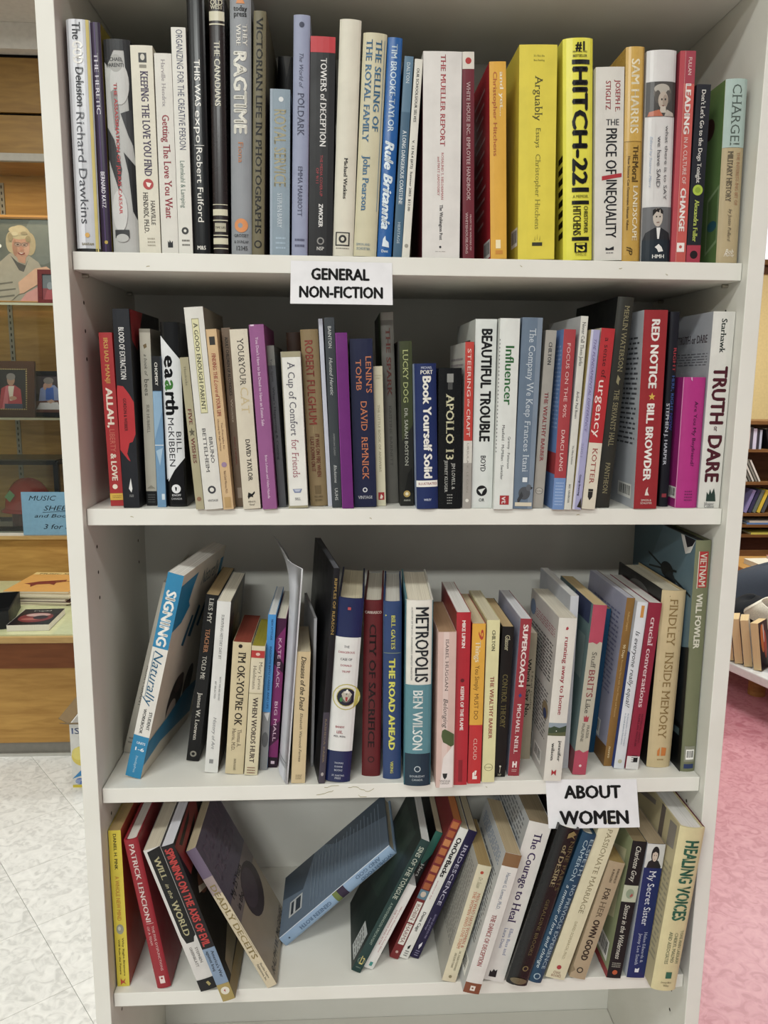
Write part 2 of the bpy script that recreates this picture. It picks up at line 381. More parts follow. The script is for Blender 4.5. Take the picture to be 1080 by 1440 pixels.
 'road': (3, 'h', -0.0307, 0.0228, -0.6398, -0.36, -3.84, 0.0228, 0.2346, 0.1546),
 'metropolis': (3, 'h', -0.0053, 0.0047, -0.6398, -0.19, -2.59, 0.0336, 0.2411, 0.1581),
 'belonging': (3, 'p', 0.0345, -0.0019, -0.6398, -0.26, -0.00, 0.0221, 0.2032, 0.1311),
 'keeper': (3, 'p', 0.0570, 0.0040, -0.6398, -0.18, -0.00, 0.0174, 0.2259, 0.1457),
 'things': (3, 'p', 0.0758, 0.0067, -0.6398, 0.14, -0.00, 0.0165, 0.2107, 0.1359),
 'barber2': (3, 'p', 0.0945, 0.0097, -0.6398, 0.09, -0.00, 0.0160, 0.2140, 0.1380),
 'control': (3, 'p', 0.1122, 0.0220, -0.6395, 1.32, -0.00, 0.0146, 0.2014, 0.1299),
 'coach': (3, 'p', 0.1311, 0.0241, -0.6392, 2.40, 0.00, 0.0143, 0.2107, 0.1359),
 'sayno': (3, 'p', 0.1572, 0.0691, -0.6396, 1.04, -0.00, 0.0133, 0.1769, 0.1141),
 'running': (3, 'p', 0.1735, 0.0082, -0.6387, 2.75, -0.00, 0.0227, 0.2159, 0.1392),
 'whiteplain': (3, 'p', 0.2044, 0.0417, -0.6397, 0.65, 0.00, 0.0105, 0.2348, 0.1514),
 'brits': (3, 'p', 0.2152, 0.0232, -0.6386, 3.90, 0.00, 0.0176, 0.2282, 0.1472),
 'navy': (3, 'p', 0.2517, 0.0840, -0.6391, 3.57, 0.00, 0.0116, 0.2050, 0.1322),
 'ochre': (3, 'p', 0.2636, 0.0449, -0.6390, 4.41, 0.00, 0.0107, 0.2311, 0.1491),
 'equal': (3, 'p', 0.2747, 0.0372, -0.6387, 4.46, 0.00, 0.0140, 0.2276, 0.1468),
 'crucial': (3, 'p', 0.2897, 0.0346, -0.6385, 4.29, 0.00, 0.0168, 0.2271, 0.1465),
 'findley': (3, 'h', 0.3205, 0.0382, -0.6392, 1.11, -0.00, 0.0314, 0.2414, 0.1593),
 'vietnam': (3, 'h', 0.3596, 0.0266, -0.6398, -0.23, -0.00, 0.0199, 0.3093, 0.2041),
 'pink': (4, 'p', -0.3782, 0.0242, -0.9278, -0.33, -0.00, 0.0157, 0.2237, 0.1443),
 'lencioni': (4, 'h', -0.3252, 0.0173, -0.9278, -9.03, -0.00, 0.0180, 0.2162, 0.1427),
 'world': (4, 'p', -0.2671, 0.0099, -0.9278, -17.92, -0.00, 0.0222, 0.2137, 0.1379),
 'spinning': (4, 'p', -0.2358, -0.0080, -0.9278, -17.83, -0.00, 0.0164, 0.2305, 0.1487),
 'deceits': (4, 'p', -0.1807, 0.0122, -0.9278, -26.44, -0.00, 0.0134, 0.2230, 0.1438),
 'god2': (4, 'h', -0.1716, 0.0879, -0.9155, 47.79, 0.00, 0.0166, 0.2080, 0.1373),
 'sins': (4, 'p', -0.0702, 0.0333, -0.9221, 25.58, 0.00, 0.0132, 0.2118, 0.1366),
 'every': (4, 'p', -0.0536, 0.0385, -0.9220, 24.99, 0.00, 0.0136, 0.1361, 0.0878),
 'hers': (4, 'p', -0.0373, 0.0675, -0.9235, 24.36, 0.00, 0.0104, 0.1999, 0.1290),
 'sharma': (4, 'p', -0.0172, 0.0563, -0.9230, 22.16, -0.00, 0.0127, 0.2221, 0.1433),
 'backs': (4, 'p', -0.0032, 0.0557, -0.9232, 22.36, 0.00, 0.0120, 0.2092, 0.1349),
 'iris': (4, 'p', 0.0114, 0.0559, -0.9231, 22.03, -0.00, 0.0125, 0.2047, 0.1321),
 'hatewomen': (4, 'p', 0.0498, 0.0108, -0.9231, 14.51, 0.00, 0.0187, 0.1737, 0.1121),
 'dance': (4, 'p', 0.0746, -0.0109, -0.9225, 14.01, 0.00, 0.0217, 0.2038, 0.1314),
 'courage': (4, 'p', 0.1016, 0.0081, -0.9203, 13.87, 0.00, 0.0312, 0.2336, 0.1506),
 'desire': (4, 'h', 0.1341, -0.0017, -0.9203, 15.03, 0.00, 0.0288, 0.2321, 0.1532),
 'noprev': (4, 'h', 0.1637, 0.0035, -0.9223, 16.56, 0.00, 0.0193, 0.2226, 0.1469),
 'passionate': (4, 'p', 0.1887, 0.0081, -0.9206, 15.72, 0.00, 0.0266, 0.2368, 0.1528),
 'owngood': (4, 'p', 0.2212, 0.0078, -0.9222, 14.73, 0.00, 0.0218, 0.1756, 0.1132),
 'sisters': (4, 'p', 0.2719, 0.0082, -0.9255, 6.67, 0.00, 0.0194, 0.2014, 0.1299),
 'secret': (4, 'p', 0.2993, 0.0077, -0.9258, 4.69, 0.00, 0.0242, 0.1969, 0.1270),
 'healing': (4, 'h', 0.3240, -0.0169, -0.9246, 5.50, -0.00, 0.0332, 0.2334, 0.1541),
}
# ------------------------------------------------------------------ room shell
def floor_mat(name, c1, c2, c3, tile, seam, rough):
    m=bpy.data.materials.new(name); m.use_nodes=True; nt=m.node_tree; p=nt.nodes['Principled BSDF']; lk=nt.links.new
    tc=nt.nodes.new('ShaderNodeTexCoord'); n1=nt.nodes.new('ShaderNodeTexNoise'); n2=nt.nodes.new('ShaderNodeTexNoise')
    n1.inputs['Scale'].default_value=26; n1.inputs['Detail'].default_value=6; n1.inputs['Distortion'].default_value=1.4
    n2.inputs['Scale'].default_value=2.3; n2.inputs['Detail'].default_value=3
    lk(tc.outputs['Object'],n1.inputs['Vector']); lk(tc.outputs['Object'],n2.inputs['Vector'])
    r=nt.nodes.new('ShaderNodeValToRGB'); e=r.color_ramp.elements
    e[0].position=0.36; e[0].color=lin(c2); e[1].position=0.50; e[1].color=lin(c1)
    e3=e.new(0.68); e3.color=lin(c3)
    lk(n1.outputs['Fac'],r.inputs[0])
    mx=nt.nodes.new('ShaderNodeMix'); mx.data_type='RGBA'; mx.blend_type='MULTIPLY'; mx.inputs['Factor'].default_value=0.35
    r2=nt.nodes.new('ShaderNodeValToRGB'); r2.color_ramp.elements[0].color=(0.7,0.7,0.7,1)
    lk(n2.outputs['Fac'],r2.inputs[0]); lk(r.outputs[0],mx.inputs['A']); lk(r2.outputs[0],mx.inputs['B']); lk(mx.outputs['Result'],p.inputs['Base Color'])
    p.inputs['Roughness'].default_value=rough
    return m
vinyl=floor_mat('vinyl_tile','#e4e3df','#d0cfcb','#eeede9',0.3,0.002,0.30)
pinkm=floor_mat('pink_sheet_floor','#c0808a','#b06c77','#c98d95',0,0,0.38)
grout=mat('#8f8d88',0.7)
XF0,XF1,YF0,YF1=-4.2,5.6,-4.0,6.4
fl=MB(); fl.add([(XF0,YF0,FLOOR-0.004),(0.3,YF0,FLOOR-0.004),(0.3,YF1,FLOOR-0.004),(XF0,YF1,FLOOR-0.004)],[(0,1,2,3)],grout)
# beyond the tiles that are built one by one the vinyl goes on as a plain sheet
for a,b_,c,d in ((XF0,YF0,0.3,-1.1),(XF0,-1.1,-2.75,YF1),(-2.75,2.6,0.3,YF1)): fl.add([(a,b_,FLOOR-0.001),(c,b_,FLOOR-0.001),(c,d,FLOOR-0.001),(a,d,FLOOR-0.001)],[(0,1,2,3)],vinyl)
fl.add([(0.3,YF0,FLOOR),(XF1,YF0,FLOOR),(XF1,YF1,FLOOR),(0.3,YF1,FLOOR)],[(0,1,2,3)],pinkm)
floor=tag(fl.build('floor'),kind='structure')
# the vinyl tiles run diagonally to the bookcase: each is a thin slab with open joints
ta=math.atan2(-0.7990,0.6013); dx=Vector((math.cos(ta),math.sin(ta))); dy=Vector((-math.sin(ta),math.cos(ta)))
S=0.2995; base=Vector((-1.420,2.289)) 
tm=MB(); hs=S/2-0.0006
for (a,b_) in ((-hs,-hs),):
    tm.box((-hs,-hs,-0.003),(hs,hs,0.0),vinyl)
first=None; cnt=0; rest=MB()
for i in range(-16,26):
    for j in range(-22,16):
        c=base+dx*(i+0.32)*S+dy*(j+0.5)*S
        if not(-3.05<c.x<0.14 and -1.4<c.y<2.9): 
            continue
        vis = (-1.75<c.x<-0.35 and 0.2<c.y<2.35)
        if vis and cnt<200:
            if first is None:
                first=tm.build('floor_tile',floor); o=first
            else:
                o=bpy.data.objects.new('floor_tile',first.data); scene.collection.objects.link(o); o.parent=floor
            o.location=(c.x,c.y,FLOOR); o.rotation_euler=(0,0,ta); cnt+=1
        else:
            q=[c+dx*a+dy*b_ for a,b_ in ((-hs,-hs),(hs,-hs),(hs,hs),(-hs,hs))]
            rest.add([(k.x,k.y,FLOOR) for k in q],[(0,1,2,3)],vinyl)
tag(rest.build('outer_tiles',floor),kind='stuff')

ce=MB(); ce.box((XF0,YF0,CEIL),(XF1,YF1,CEIL+0.05),mat('#d5d2c8',0.9)); tag(ce.build('ceiling'),kind='structure')
wl=MB(); wl.box((XF0-0.1,YF0,FLOOR),(XF0,YF1,CEIL),mat('#d8d2bf',0.9)); tag(wl.build('wall_left'),kind='structure')
wb=MB(); wb.box((XF0,YF1,FLOOR),(XF1,YF1+0.1,CEIL),mat('#efd491',0.9)); tag(wb.build('wall_back'),kind='structure')
wr=MB(); wr.box((XF1,YF0,FLOOR),(XF1+0.1,YF1,CEIL),mat('#e6d9b4',0.9)); tag(wr.build('wall_right'),kind='structure')

# ------------------------------------------------------------------ the bookcase
WHT=mat('#dad8d0',0.5,0,'board'); WHT2=mat('#dad8d0',0.5,0,'board'); EDGE=mat('#dad7cc',0.4,0,'board')
bc=thing('bookcase',(0,0.14,FLOOR),'tall off-white laminate bookcase holding four rows of books','bookcase')
def part(mb,name,bevel=0.0,parent=None,**k): 
    o=mb.build(name,None,bevel,**k); p=parent or bc; o.parent=p; o.matrix_parent_inverse=Matrix.Translation(-p.location); return o
TOPZ=0.3204
for s in (-1,1):
    m=MB(); a,b_=sorted((s*0.3805,s*0.4000)); m.box((a,0,FLOOR),(b_,0.281,TOPZ),WHT); o=part(m,'side_panel',0.0008)
m=MB(); m.box((-0.3800,0.002,TOPZ-0.020),(0.3800,0.272,TOPZ),WHT); part(m,'top_board',0.0006)
SHELF_Z=[0.0,-0.288,-0.640,-0.928,-1.216,-1.504]
for z in SHELF_Z:
    m=MB(); m.box((-0.3798,0.0125,z-0.0196),(0.3798,0.2725,z),WHT); part(m,'shelf',0.0007)
m=MB(); m.box((-0.3800,0.02,FLOOR+0.06),(0.3800,0.272,FLOOR+0.08),WHT); part(m,'bottom_board',0.0007)
m=MB(); m.box((-0.3800,0.03,FLOOR),(0.3800,0.046,FLOOR+0.06),WHT); part(m,'plinth')
m=MB(); m.box((-0.3803,0.2732,FLOOR+0.01),(0.3803,0.2770,TOPZ-0.001),WHT2); part(m,'back_panel')
m=MB(); dk=mat('#3a342a',0.9)
for s in (-1,1):
    for z in SHELF_Z[:5]:
        for y in (0.045,0.235):
            for dz in (-0.052,-0.084,-0.116):
                x0=s*0.3804
                n=10; vs=[(x0,y+0.0024*math.cos(2*math.pi*i/n),z+dz+0.0024*math.sin(2*math.pi*i/n)) for i in range(n)]
                m.add(vs,[tuple(range(n)) if s<0 else tuple(range(n-1,-1,-1))],dk)
tag(part(m,'peg_holes'),kind='stuff')
m=MB(); pinm=mat('#b9b4a6',0.35,0,'cover',0.8)
for z in SHELF_Z[:5]:
    for s in (-1,1):
        for y in (0.045,0.235): m.cyl((s*0.3805 if s<0 else 0.3735,y,z-0.0222),0.0024,0.007,pinm,10,'x')
tag(part(m,'shelf_pins'),kind='stuff')

# chipped and stained foil on the front edge of the third shelf, a few small scuffs on the others
m=MB(); rr=random.Random(11)
def crack(x,z,n,step,col,wd):
    cm_=mat(col,.8); a=rr.uniform(-.6,.2)
    for i in range(n):
        a+=rr.uniform(-.9,.9); a=max(-1.2,min(.9,a)); x2=x+step*math.cos(a); z2=min(max(z+step*math.sin(a)*.55,lo),hi)
        m.add([(x,.01235,z-wd),(x2,.01235,z2-wd),(x2,.01235,z2+wd),(x,.01235,z+wd)],[(0,1,2,3)],cm_); x,z=x2,z2
lo,hi=-.658,-.642
for x,z,n in ((-.105,-.644,6),(-.075,-.645,12),(-.062,-.655,8),(-.115,-.654,7)): crack(x,z,n,.0035,'#9a9160',.00035)
for zz,xs in ((0.0,(-.30,.12,.235,.29)),(-.288,(-.33,-.05,.20)),(-.640,(.10,.22))):
    lo,hi=zz-.018,zz-.002
    for x in xs: crack(x,zz-rr.uniform(.004,.015),2,.002,'#b3ab8c',.0005)
tag(part(m,'edge_chips'),kind='stuff')

# paper signs taped to the shelf edges
def paper_sign(name, c, rows, label, hang):
    # c: corners TL,TR,BR,BL in x,z ; slight curl outwards towards the free lower edge
    nx,nz=8,8; m=MB(); pm=mat('#e9e8ea',0.75); vs=[]
    def at(u,v,off=0.0):
        x=(c[0][0]*(1-u)+c[1][0]*u)*(1-v)+(c[3][0]*(1-u)+c[2][0]*u)*v
        z=(c[0][1]*(1-u)+c[1][1]*u)*(1-v)+(c[3][1]*(1-u)+c[2][1]*u)*v
        y=0.0118-0.0030*v*v-0.0012*math.sin(u*3.1)*v-hang*v*abs(u-0.5)
        return (x,y-off,z)
    n0=(nx+1)*(nz+1)
    for off in (0.0,-0.0003):
        for j in range(nz+1):
            for i in range(nx+1): vs.append(at(i/nx,j/nz,off))
    fs=[]
    for j in range(nz):
        for i in range(nx):
            a=j*(nx+1)+i; fs.append((a,a+nx+1,a+nx+2,a+1)); fs.append(tuple(n0+k for k in (a,a+1,a+nx+2,a+nx+1)))
    m.add(vs,fs,pm)
    for s,u0,u1,v,hh in rows:
        tv,tf,L=text_mesh(s,'B')
        m.add([at(u0+(u1-u0)*x/L, v-(y-0.5)*hh, 0.0004) for x,y in tv],tf,mat('#141414',0.8))
    o=m.build(name); return tag(o,label,'sign')
paper_sign('paper_sign',[SIGN1[0],SIGN1[1],SIGN1[2],SIGN1[3]],[('GENERAL',0.20,0.775,0.29,0.27),('NON-FICTION',0.085,0.905,0.71,0.27)],'white paper sign lettered GENERAL NON-FICTION hanging from the topmost shelf edge',0.0006)
paper_sign('paper_sign',[SIGN2[0],SIGN2[1],SIGN2[2],SIGN2[3]],[('ABOUT',0.19,0.82,0.25,0.27),('WOMEN',0.125,0.885,0.775,0.28)],'white paper sign lettered ABOUT WOMEN hanging over the lowest row of books',0.002)

# ------------------------------------------------------------------ glass display case and table on the left
wood=mat('#bd9350',0.5,0,'wood'); woodD=mat('#8a6a34',0.5,0,'wood'); woodE=mat('#c2a36c',0.5,0,'wood'); rail=mat('#7d4a28',0.5,0,'wood')
alu=mat('#9d978a',0.6); white=mat('#dddad0',0.6)
def glass(name='clear_glass',col=(0.97,0.985,0.975,1)):
    m=bpy.data.materials.new(name); m.use_nodes=True; nt=m.node_tree; nt.nodes.remove(nt.nodes['Principled BSDF'])
    t=nt.nodes.new('ShaderNodeBsdfTransparent'); t.inputs[0].default_value=col
    g=nt.nodes.new('ShaderNodeBsdfGlossy'); g.inputs['Roughness'].default_value=0.02
    mx=nt.nodes.new('ShaderNodeMixShader'); lw=nt.nodes.new('ShaderNodeFresnel'); lw.inputs[0].default_value=1.35
    nt.links.new(lw.outputs[0],mx.inputs[0]); nt.links.new(t.outputs[0],mx.inputs[1]); nt.links.new(g.outputs[0],mx.inputs[2]); nt.links.new(mx.outputs[0],nt.nodes['Material Output'].inputs[0])
    return m
gl=glass(); glg=glass('green_glass',(0.85,0.95,0.86,1))
dc=thing('display_case',(-2.2,3.3,FLOOR),'wooden wall display case with glass shelves and framed photographs, left of the bookcase','display case')
def dpart(mb,name,bevel=0.0,**k): return part(mb,name,bevel,parent=dc,**k)
X0,X1=-3.4,-0.95
m=MB(); m.box((X0,3.52,FLOOR),(X1,3.55,CEIL),wood); dpart(m,'back_panel')
m=MB(); m.box((X1,3.12,FLOOR),(X1+0.03,3.55,CEIL-0.1),wood); dpart(m,'side_panel')
m=MB(); m.box((X0,3.11,FLOOR),(X1,3.14,-0.957),wood); dpart(m,'lower_panel')
m=MB(); m.box((X0,3.10,-0.957),(X1,3.52,-0.925),white); dpart(m,'case_floor')
m=MB(); m.box((X0,3.085,-0.957),(X1,3.10,-0.94),woodE); dpart(m,'trim_strip')
m=MB(); m.box((X0,3.09,0.865),(X1,3.12,0.90),alu); dpart(m,'top_rail',0.002)
m=MB(); m.box((X0,3.11,0.903),(X1,3.13,1.072),woodD); dpart(m,'upper_panel',0.001)
m=MB(); m.box((X0,3.11,1.084),(X1,3.13,1.322),woodD); dpart(m,'upper_panel',0.001)
m=MB(); m.box((X0,3.13,0.903),(X1,3.135,1.45),mat('#15110c',0.9)); dpart(m,'backing_board')
m=MB(); m.box((X0,3.05,1.338),(X1,3.12,1.449),white); dpart(m,'soffit_board')
m=MB(); m.box((X0,3.135,0.897),(X1,3.52,0.912),wood); dpart(m,'case_top')
for z in (0.218,-0.343):
    m=MB(); m.box((X0,3.14,z-0.008),(X1,3.50,z),glg); dpart(m,'glass_shelf')
    m=MB(); m.box((X0,3.128,z-0.010),(X1,3.139,z+0.001),mat('#c9c3a4',0.3)); dpart(m,'shelf_edge')
for x in (-1.86,-1.10):
    m=MB(); m.box((x-0.012,3.512,-0.92),(x+0.012,3.5195,0.86),alu)
    for k in range(56): m.box((x-0.003,3.5105,-0.90+k*0.0315),(x+0.003,3.5125,-0.885+k*0.0315),dk)
    dpart(m,'slotted_upright')
m=MB(); m.box((X0,3.104,-0.925),(X1,3.108,0.865),gl); dpart(m,'glass_pane')

# framed photographs: flat pictures in built frames
def frame(label, w_, h_, bw, fcol, loc, lean, rotz, pic, bgcol, name='photo_frame', beads=None, fr2=None):
    t=thing(name,loc,label,'picture frame','framed photographs in the display case'); t.rotation_euler=(rad(-lean),0,rad(rotz))
    m=MB(); fm=mat(fcol,0.35,0,'wood')
    for a,b_ in (((0,0),(w_,bw)),((0,h_-bw),(w_,h_)),((0,bw),(bw,h_-bw)),((w_-bw,bw),(w_,h_-bw))):
        m.box((a[0],0,a[1]),(b_[0],0.018,b_[1]),fm)
    if fr2:
        k=bw*0.55; f2=mat(fr2,0.4)
        for a,b_ in (((k,k),(w_-k,k+0.004)),((k,h_-k-0.004),(w_-k,h_-k)),((k,k),(k+0.004,h_-k)),((w_-k-0.004,k),(w_-k,h_-k))):
            m.box((a[0],-0.003,a[1]),(b_[0],0.0,b_[1]),f2)
    m.build('frame',t)
    if beads:
        m=MB(); bm_=mat(beads,0.3); st=0.011
        def bead(x,z): m.cyl((x,0.0,z),0.0042,0.004,bm_,8,'y')
        n=int((w_-2*bw)/st); k=int((h_-2*bw)/st)
        for i in range(n+1):
            for z in (bw,h_-bw): bead(bw+i*(w_-2*bw)/n,z)
        for i in range(1,k):
            for x in (bw,w_-bw): bead(x,bw+i*(h_-2*bw)/k)
        tag(m.build('bead_border',t),kind='stuff')
    W,Hh=w_-2*bw,h_-2*bw
    m=MB(); m.box((bw,0.008,bw),(w_-bw,0.012,h_-bw),mat(bgcol,0.5))
    printed(pic,W,Hh,lambda p,q,off:(bw+p,0.0079-off*4,bw+q),m,0.4,0.3)
    m.build('photograph',t)
    m=MB(); m.box((w_*0.4,0.018,0.0),(w_*0.6,0.022,h_*0.7),mat('#4a4038',0.8)); m.build('strut',t)
    return t
def ell(u,v,ru,rv,c,n=22): return ('P',c,[(u+ru*math.cos(2*math.pi*i/n),v+rv*math.sin(2*math.pi*i/n)) for i in range(n)])
hair='#b5a27e'; skin='#bd8a70'
lady=[Bd(0,1,'#66685f'),ell(0.85,0.25,0.25,0.3,'#74776f'),
 P('#a79c8a',(0,1),(0,.70),(.16,.56),(.36,.42),(.52,.38),(.66,.44),(.80,.52),(.86,.62),(.84,1)),
 P('#57524d',(.38,.44),(.50,.62),(.57,.64),(.66,.46),(.6,.56),(.48,.52)),
 ell(.535,.27,.185,.20,hair),ell(.40,.28,.08,.13,hair),ell(.68,.30,.09,.14,'#b29d78'),ell(.50,.13,.13,.045,'#c0ad88'),
 ell(.545,.325,.135,.165,skin),ell(.53,.205,.12,.04,'#bca983'),P(skin,(.47,.44),(.62,.44),(.60,.54),(.50,.52)),
 ell(.455,.35,.035,.10,'#a97961'),ell(.63,.37,.04,.07,'#ca9a80'),ell(.50,.305,.050,.026,'#7d6a60'),ell(.60,.31,.050,.026,'#7d6a60'),ell(.50,.306,.042,.021,'#b3907e'),ell(.60,.311,.042,.021,'#b3907e'),ell(.50,.308,.02,.008,'#4a3a34'),ell(.60,.313,.02,.008,'#4a3a34'),ell(.46,.18,.05,.025,'#c9b894'),ell(.60,.17,.05,.02,'#9c8a68'),ell(.66,.24,.04,.04,'#96835f'),ell(.39,.22,.04,.05,'#9a8866'),
 P('#6a564c',(.45,.285),(.55,.288),(.55,.292),(.45,.289)),P('#6a564c',(.56,.288),(.65,.293),(.65,.297),(.56,.292)),
 ell(.55,.36,.022,.022,'#bb7f68'),P('#8d3f3b',(.49,.405),(.61,.408),(.59,.425),(.55,.432),(.51,.425)),P('#efe3d8',(.51,.409),(.59,.411),(.55,.42)),
 P('#d6a587',(.44,.80),(.74,.60),(.92,.57),(1,.62),(1,.72),(.80,.78),(.56,.90),(.46,.92)),
 P('#a79c8a',(0,.72),(.30,.70),(.48,.76),(.50,.90),(.36,1),(0,1)),
 P('#6f675b',(.05,.80),(.40,.76),(.40,.78),(.05,.82)),P('#6f675b',(.05,.88),(.44,.84),(.44,.86),(.05,.90)),P('#6f675b',(.05,.96),(.42,.92),(.42,.94),(.05,.98)),
 P('#d3918a',(.50,1),(.60,.90),(.84,.80),(1,.76),(1,1)),E(.23,.33,.028,'#f1efe6')]
frame('large gilt framed portrait of a smiling grey haired lady on the upper glass shelf',0.36,0.435,0.018,'#b8894a',(-1.875,3.235,0.2186),3,0,lady,'#66685f',fr2='#8a6030')
frame('small dark red picture frame standing before the large portrait',0.115,0.168,0.022,'#6b1c1e',(-1.585,3.175,0.2186),6,0,
   [Bd(0,1,'#6c7073'),Bd(.55,1,'#8c3a40'),ell(.5,.45,.2,.15,'#8d9296'),P('#a8484e',(.1,1),(.3,.62),(.7,.62),(.95,1))],'#6c7073')
lady2=[Bd(0,1,'#2c2c30'),P('#b9404c',(.12,1),(.20,.48),(.38,.40),(.62,.40),(.80,.50),(.86,1)),P('#e9dccb',(.40,.42),(.60,.42),(.54,.78),(.46,.78)),
  P('#d8707c',(.22,1),(.34,.42),(.42,.42),(.40,1)),ell(.5,.27,.12,.14,'#b98b74'),ell(.5,.19,.14,.09,'#8f8682'),P('#3a4764',(.30,.86),(.86,.86),(.86,1),(.30,1)),ell(.56,.72,.12,.05,'#c79a80')]
frame('brown wooden photo frame with gold bead border, woman in red jacket',0.24,0.285,0.040,'#4a2a18',(-1.882,3.19,-0.3424),8,0,lady2,'#2c2c30',beads='#d3b878')
lady3=[Bd(0,1,'#30262a'),Bd(.0,.5,'#4a3f42'),P('#8d97c0',(.18,.72),(.24,.36),(.45,.26),(.72,.26),(.94,.44),(.96,.74)),P('#4566b4',(.42,.66),(.42,.34),(.68,.32),(.70,.66)),
  ell(.52,.22,.13,.12,'#b98d78'),ell(.52,.14,.17,.09,'#8a7f78'),ell(.40,.30,.06,.09,'#c2937c'),P('#6b4034',(0,.70),(1,.66),(1,1),(0,1)),P('#e6dfe2',(.10,.92),(.22,.74),(.82,.72),(.92,.92)),
  P('#caa088',(.45,.70),(.62,.64),(.72,.70),(.58,.76))]
frame('black photo frame on the lower glass shelf, person in blue leaning over papers',0.20,0.235,0.022,'#16161a',(-1.705,3.275,-0.3424),6,-4,lady3,'#30262a')

# red safety helmet in a black-edged glass box
gb=thing('glass_box',(-1.9,3.3,-0.925),'black edged glass box holding the red helmet inside the display case','box')
bl=mat('#17181a',0.35); m=MB()
bx0,bx1,by0,by1,bz=(-0.30,0.36,-0.14,0.14,0.355)
for x in (bx0,bx1):
    for y in (by0,by1): m.box((x-.012,y-.012,0.0005),(x+.012,y+.012,bz),bl)
for z in (bz-.012,0.0005):
    for y in (by0,by1): m.box((bx0,y-.012,z),(bx1,y+.012,z+.02),bl)
    for x in (bx0,bx1): m.box((x-.012,by0,z),(x+.012,by1,z+.02),bl)
m.build('edge_frame',gb)
m=MB(); m.box((bx0,by0,bz+.009),(bx1,by1,bz+.014),mat('#5b574d',0.3)); m.build('lid',gb)
m=MB(); m.box((bx0+.012,by0,0.02),(bx1-.012,by0+.003,bz-.012),gl); m.build('front_pane',gb)
def dome(name,c,rx,ry,rz,m_,brim,bz_):
    b=MB(); n,k=28,10; vs=[]; fs=[]
    for j in range(k+1):
        a=j/k*math.pi/2
        for i in range(n):
            t_=2*math.pi*i/n; rib=1+0.03*(1 if i%7==0 else 0)*math.sin(a*2)
            vs.append((c[0]+rx*math.cos(a)*math.cos(t_)*rib,c[1]+ry*math.cos(a)*math.sin(t_)*rib,c[2]+rz*math.sin(a)*rib))
    for j in range(k):
        for i in range(n): fs.append((j*n+i,j*n+(i+1)%n,(j+1)*n+(i+1)%n,(j+1)*n+i))
    b.add(vs,fs,m_)
    ring=[]
    for rr,zz in ((1.0,0.0),(1.16,-0.012),(1.16,-0.018),(0.98,-0.006)):
        for i in range(n):
            t_=2*math.pi*i/n; ring.append((c[0]+rx*rr*math.cos(t_),c[1]+ry*rr*math.sin(t_),c[2]+zz))
    b.add(ring,[(j*n+(i+1)%n,j*n+i,(j+1)*n+i,(j+1)*n+(i+1)%n) for j in range(3) for i in range(n)],m_)
    return b
hm=thing('safety_helmet',(-1.74,3.29,-0.9245),'red safety helmet with a green sticker inside the black edged glass box','helmet')
b=dome('shell',(0,0,0.10),0.120,0.095,0.16,mat('#c42c26',0.25,0.4),1,0); o=b.build('shell',hm,smooth=True); o.location=(0,0,0); 
m=MB(); m.cyl((0,0,0.0),0.085,0.095,mat('#5d2a26',0.8),20); m.build('inner_band',hm)
m=MB(); m.add([(-0.085,-0.092,0.17),(-0.055,-0.104,0.145),(-0.03,-0.098,0.18),(-0.06,-0.084,0.205)],[(0,1,2,3)],mat('#79b07c',0.6)); tag(m.build('sticker',hm),'green sticker')

# hand-lettered blue card taped to the glass
cd=thing('price_card',(-1.70,3.095,-0.935),'light blue handwritten card reading music sheet and books 3 for 1 dollar','sign'); W_,H_=0.30,0.222
m=MB(); m.box((0,0,0),(W_,0.0006,H_),mat('#79a9c8',0.7))
printed([H('MUSIC',.12,.58,.14,'#1d2b38','i',.085),H('SHEET',.36,.86,.37,'#1d2b38','i',.085),P('#1d2b38',(.34,.465),(.84,.44),(.84,.45),(.34,.475)),H('and Books',.20,.88,.55,'#1d2b38','i',.06),H('3 for $1',.34,.86,.80,'#1d2b38','i',.085)],W_,H_,lambda p,q,off:(p,-off*3,q),m,0.7,0)
m.build('card',cd)

# low table in front of the display case with a sheet of glass
tb=thing('display_table',(-1.9,2.6,FLOOR),'wooden table with glass sheet on top in front of the display case','table')
def tpart(mb,name,bevel=0.0): return part(mb,name,bevel,parent=tb)
m=MB(); m.box((-3.2,2.20,-1.206),(-1.02,3.08,-1.177),woodE); tpart(m,'table_top',0.004)
m=MB(); m.box((-3.2,2.21,-1.177),(-1.03,3.075,-1.170),mat('#cfd09c',0.15,0.8)); tpart(m,'glass_sheet')
m=MB(); m.box((-3.2,2.225,-1.320),(-1.05,2.245,-1.206),rail); tpart(m,'apron')
m=MB(); m.box((-3.2,2.245,-1.655),(-1.05,2.27,-1.320),wood)
tpart(m,'front_panel')
m=MB(); m.box((-1.07,2.25,-1.655),(-1.05,3.07,-1.320),wood); tpart(m,'end_panel')
m=MB(); m.box((-3.2,2.262,FLOOR),(-1.06,2.285,-1.655),mat('#8e8b83',0.4)); m.box((-3.2,2.250,FLOOR),(-1.05,2.262,FLOOR+0.012),mat('#c5c3bb',0.4)); tpart(m,'kick_board')

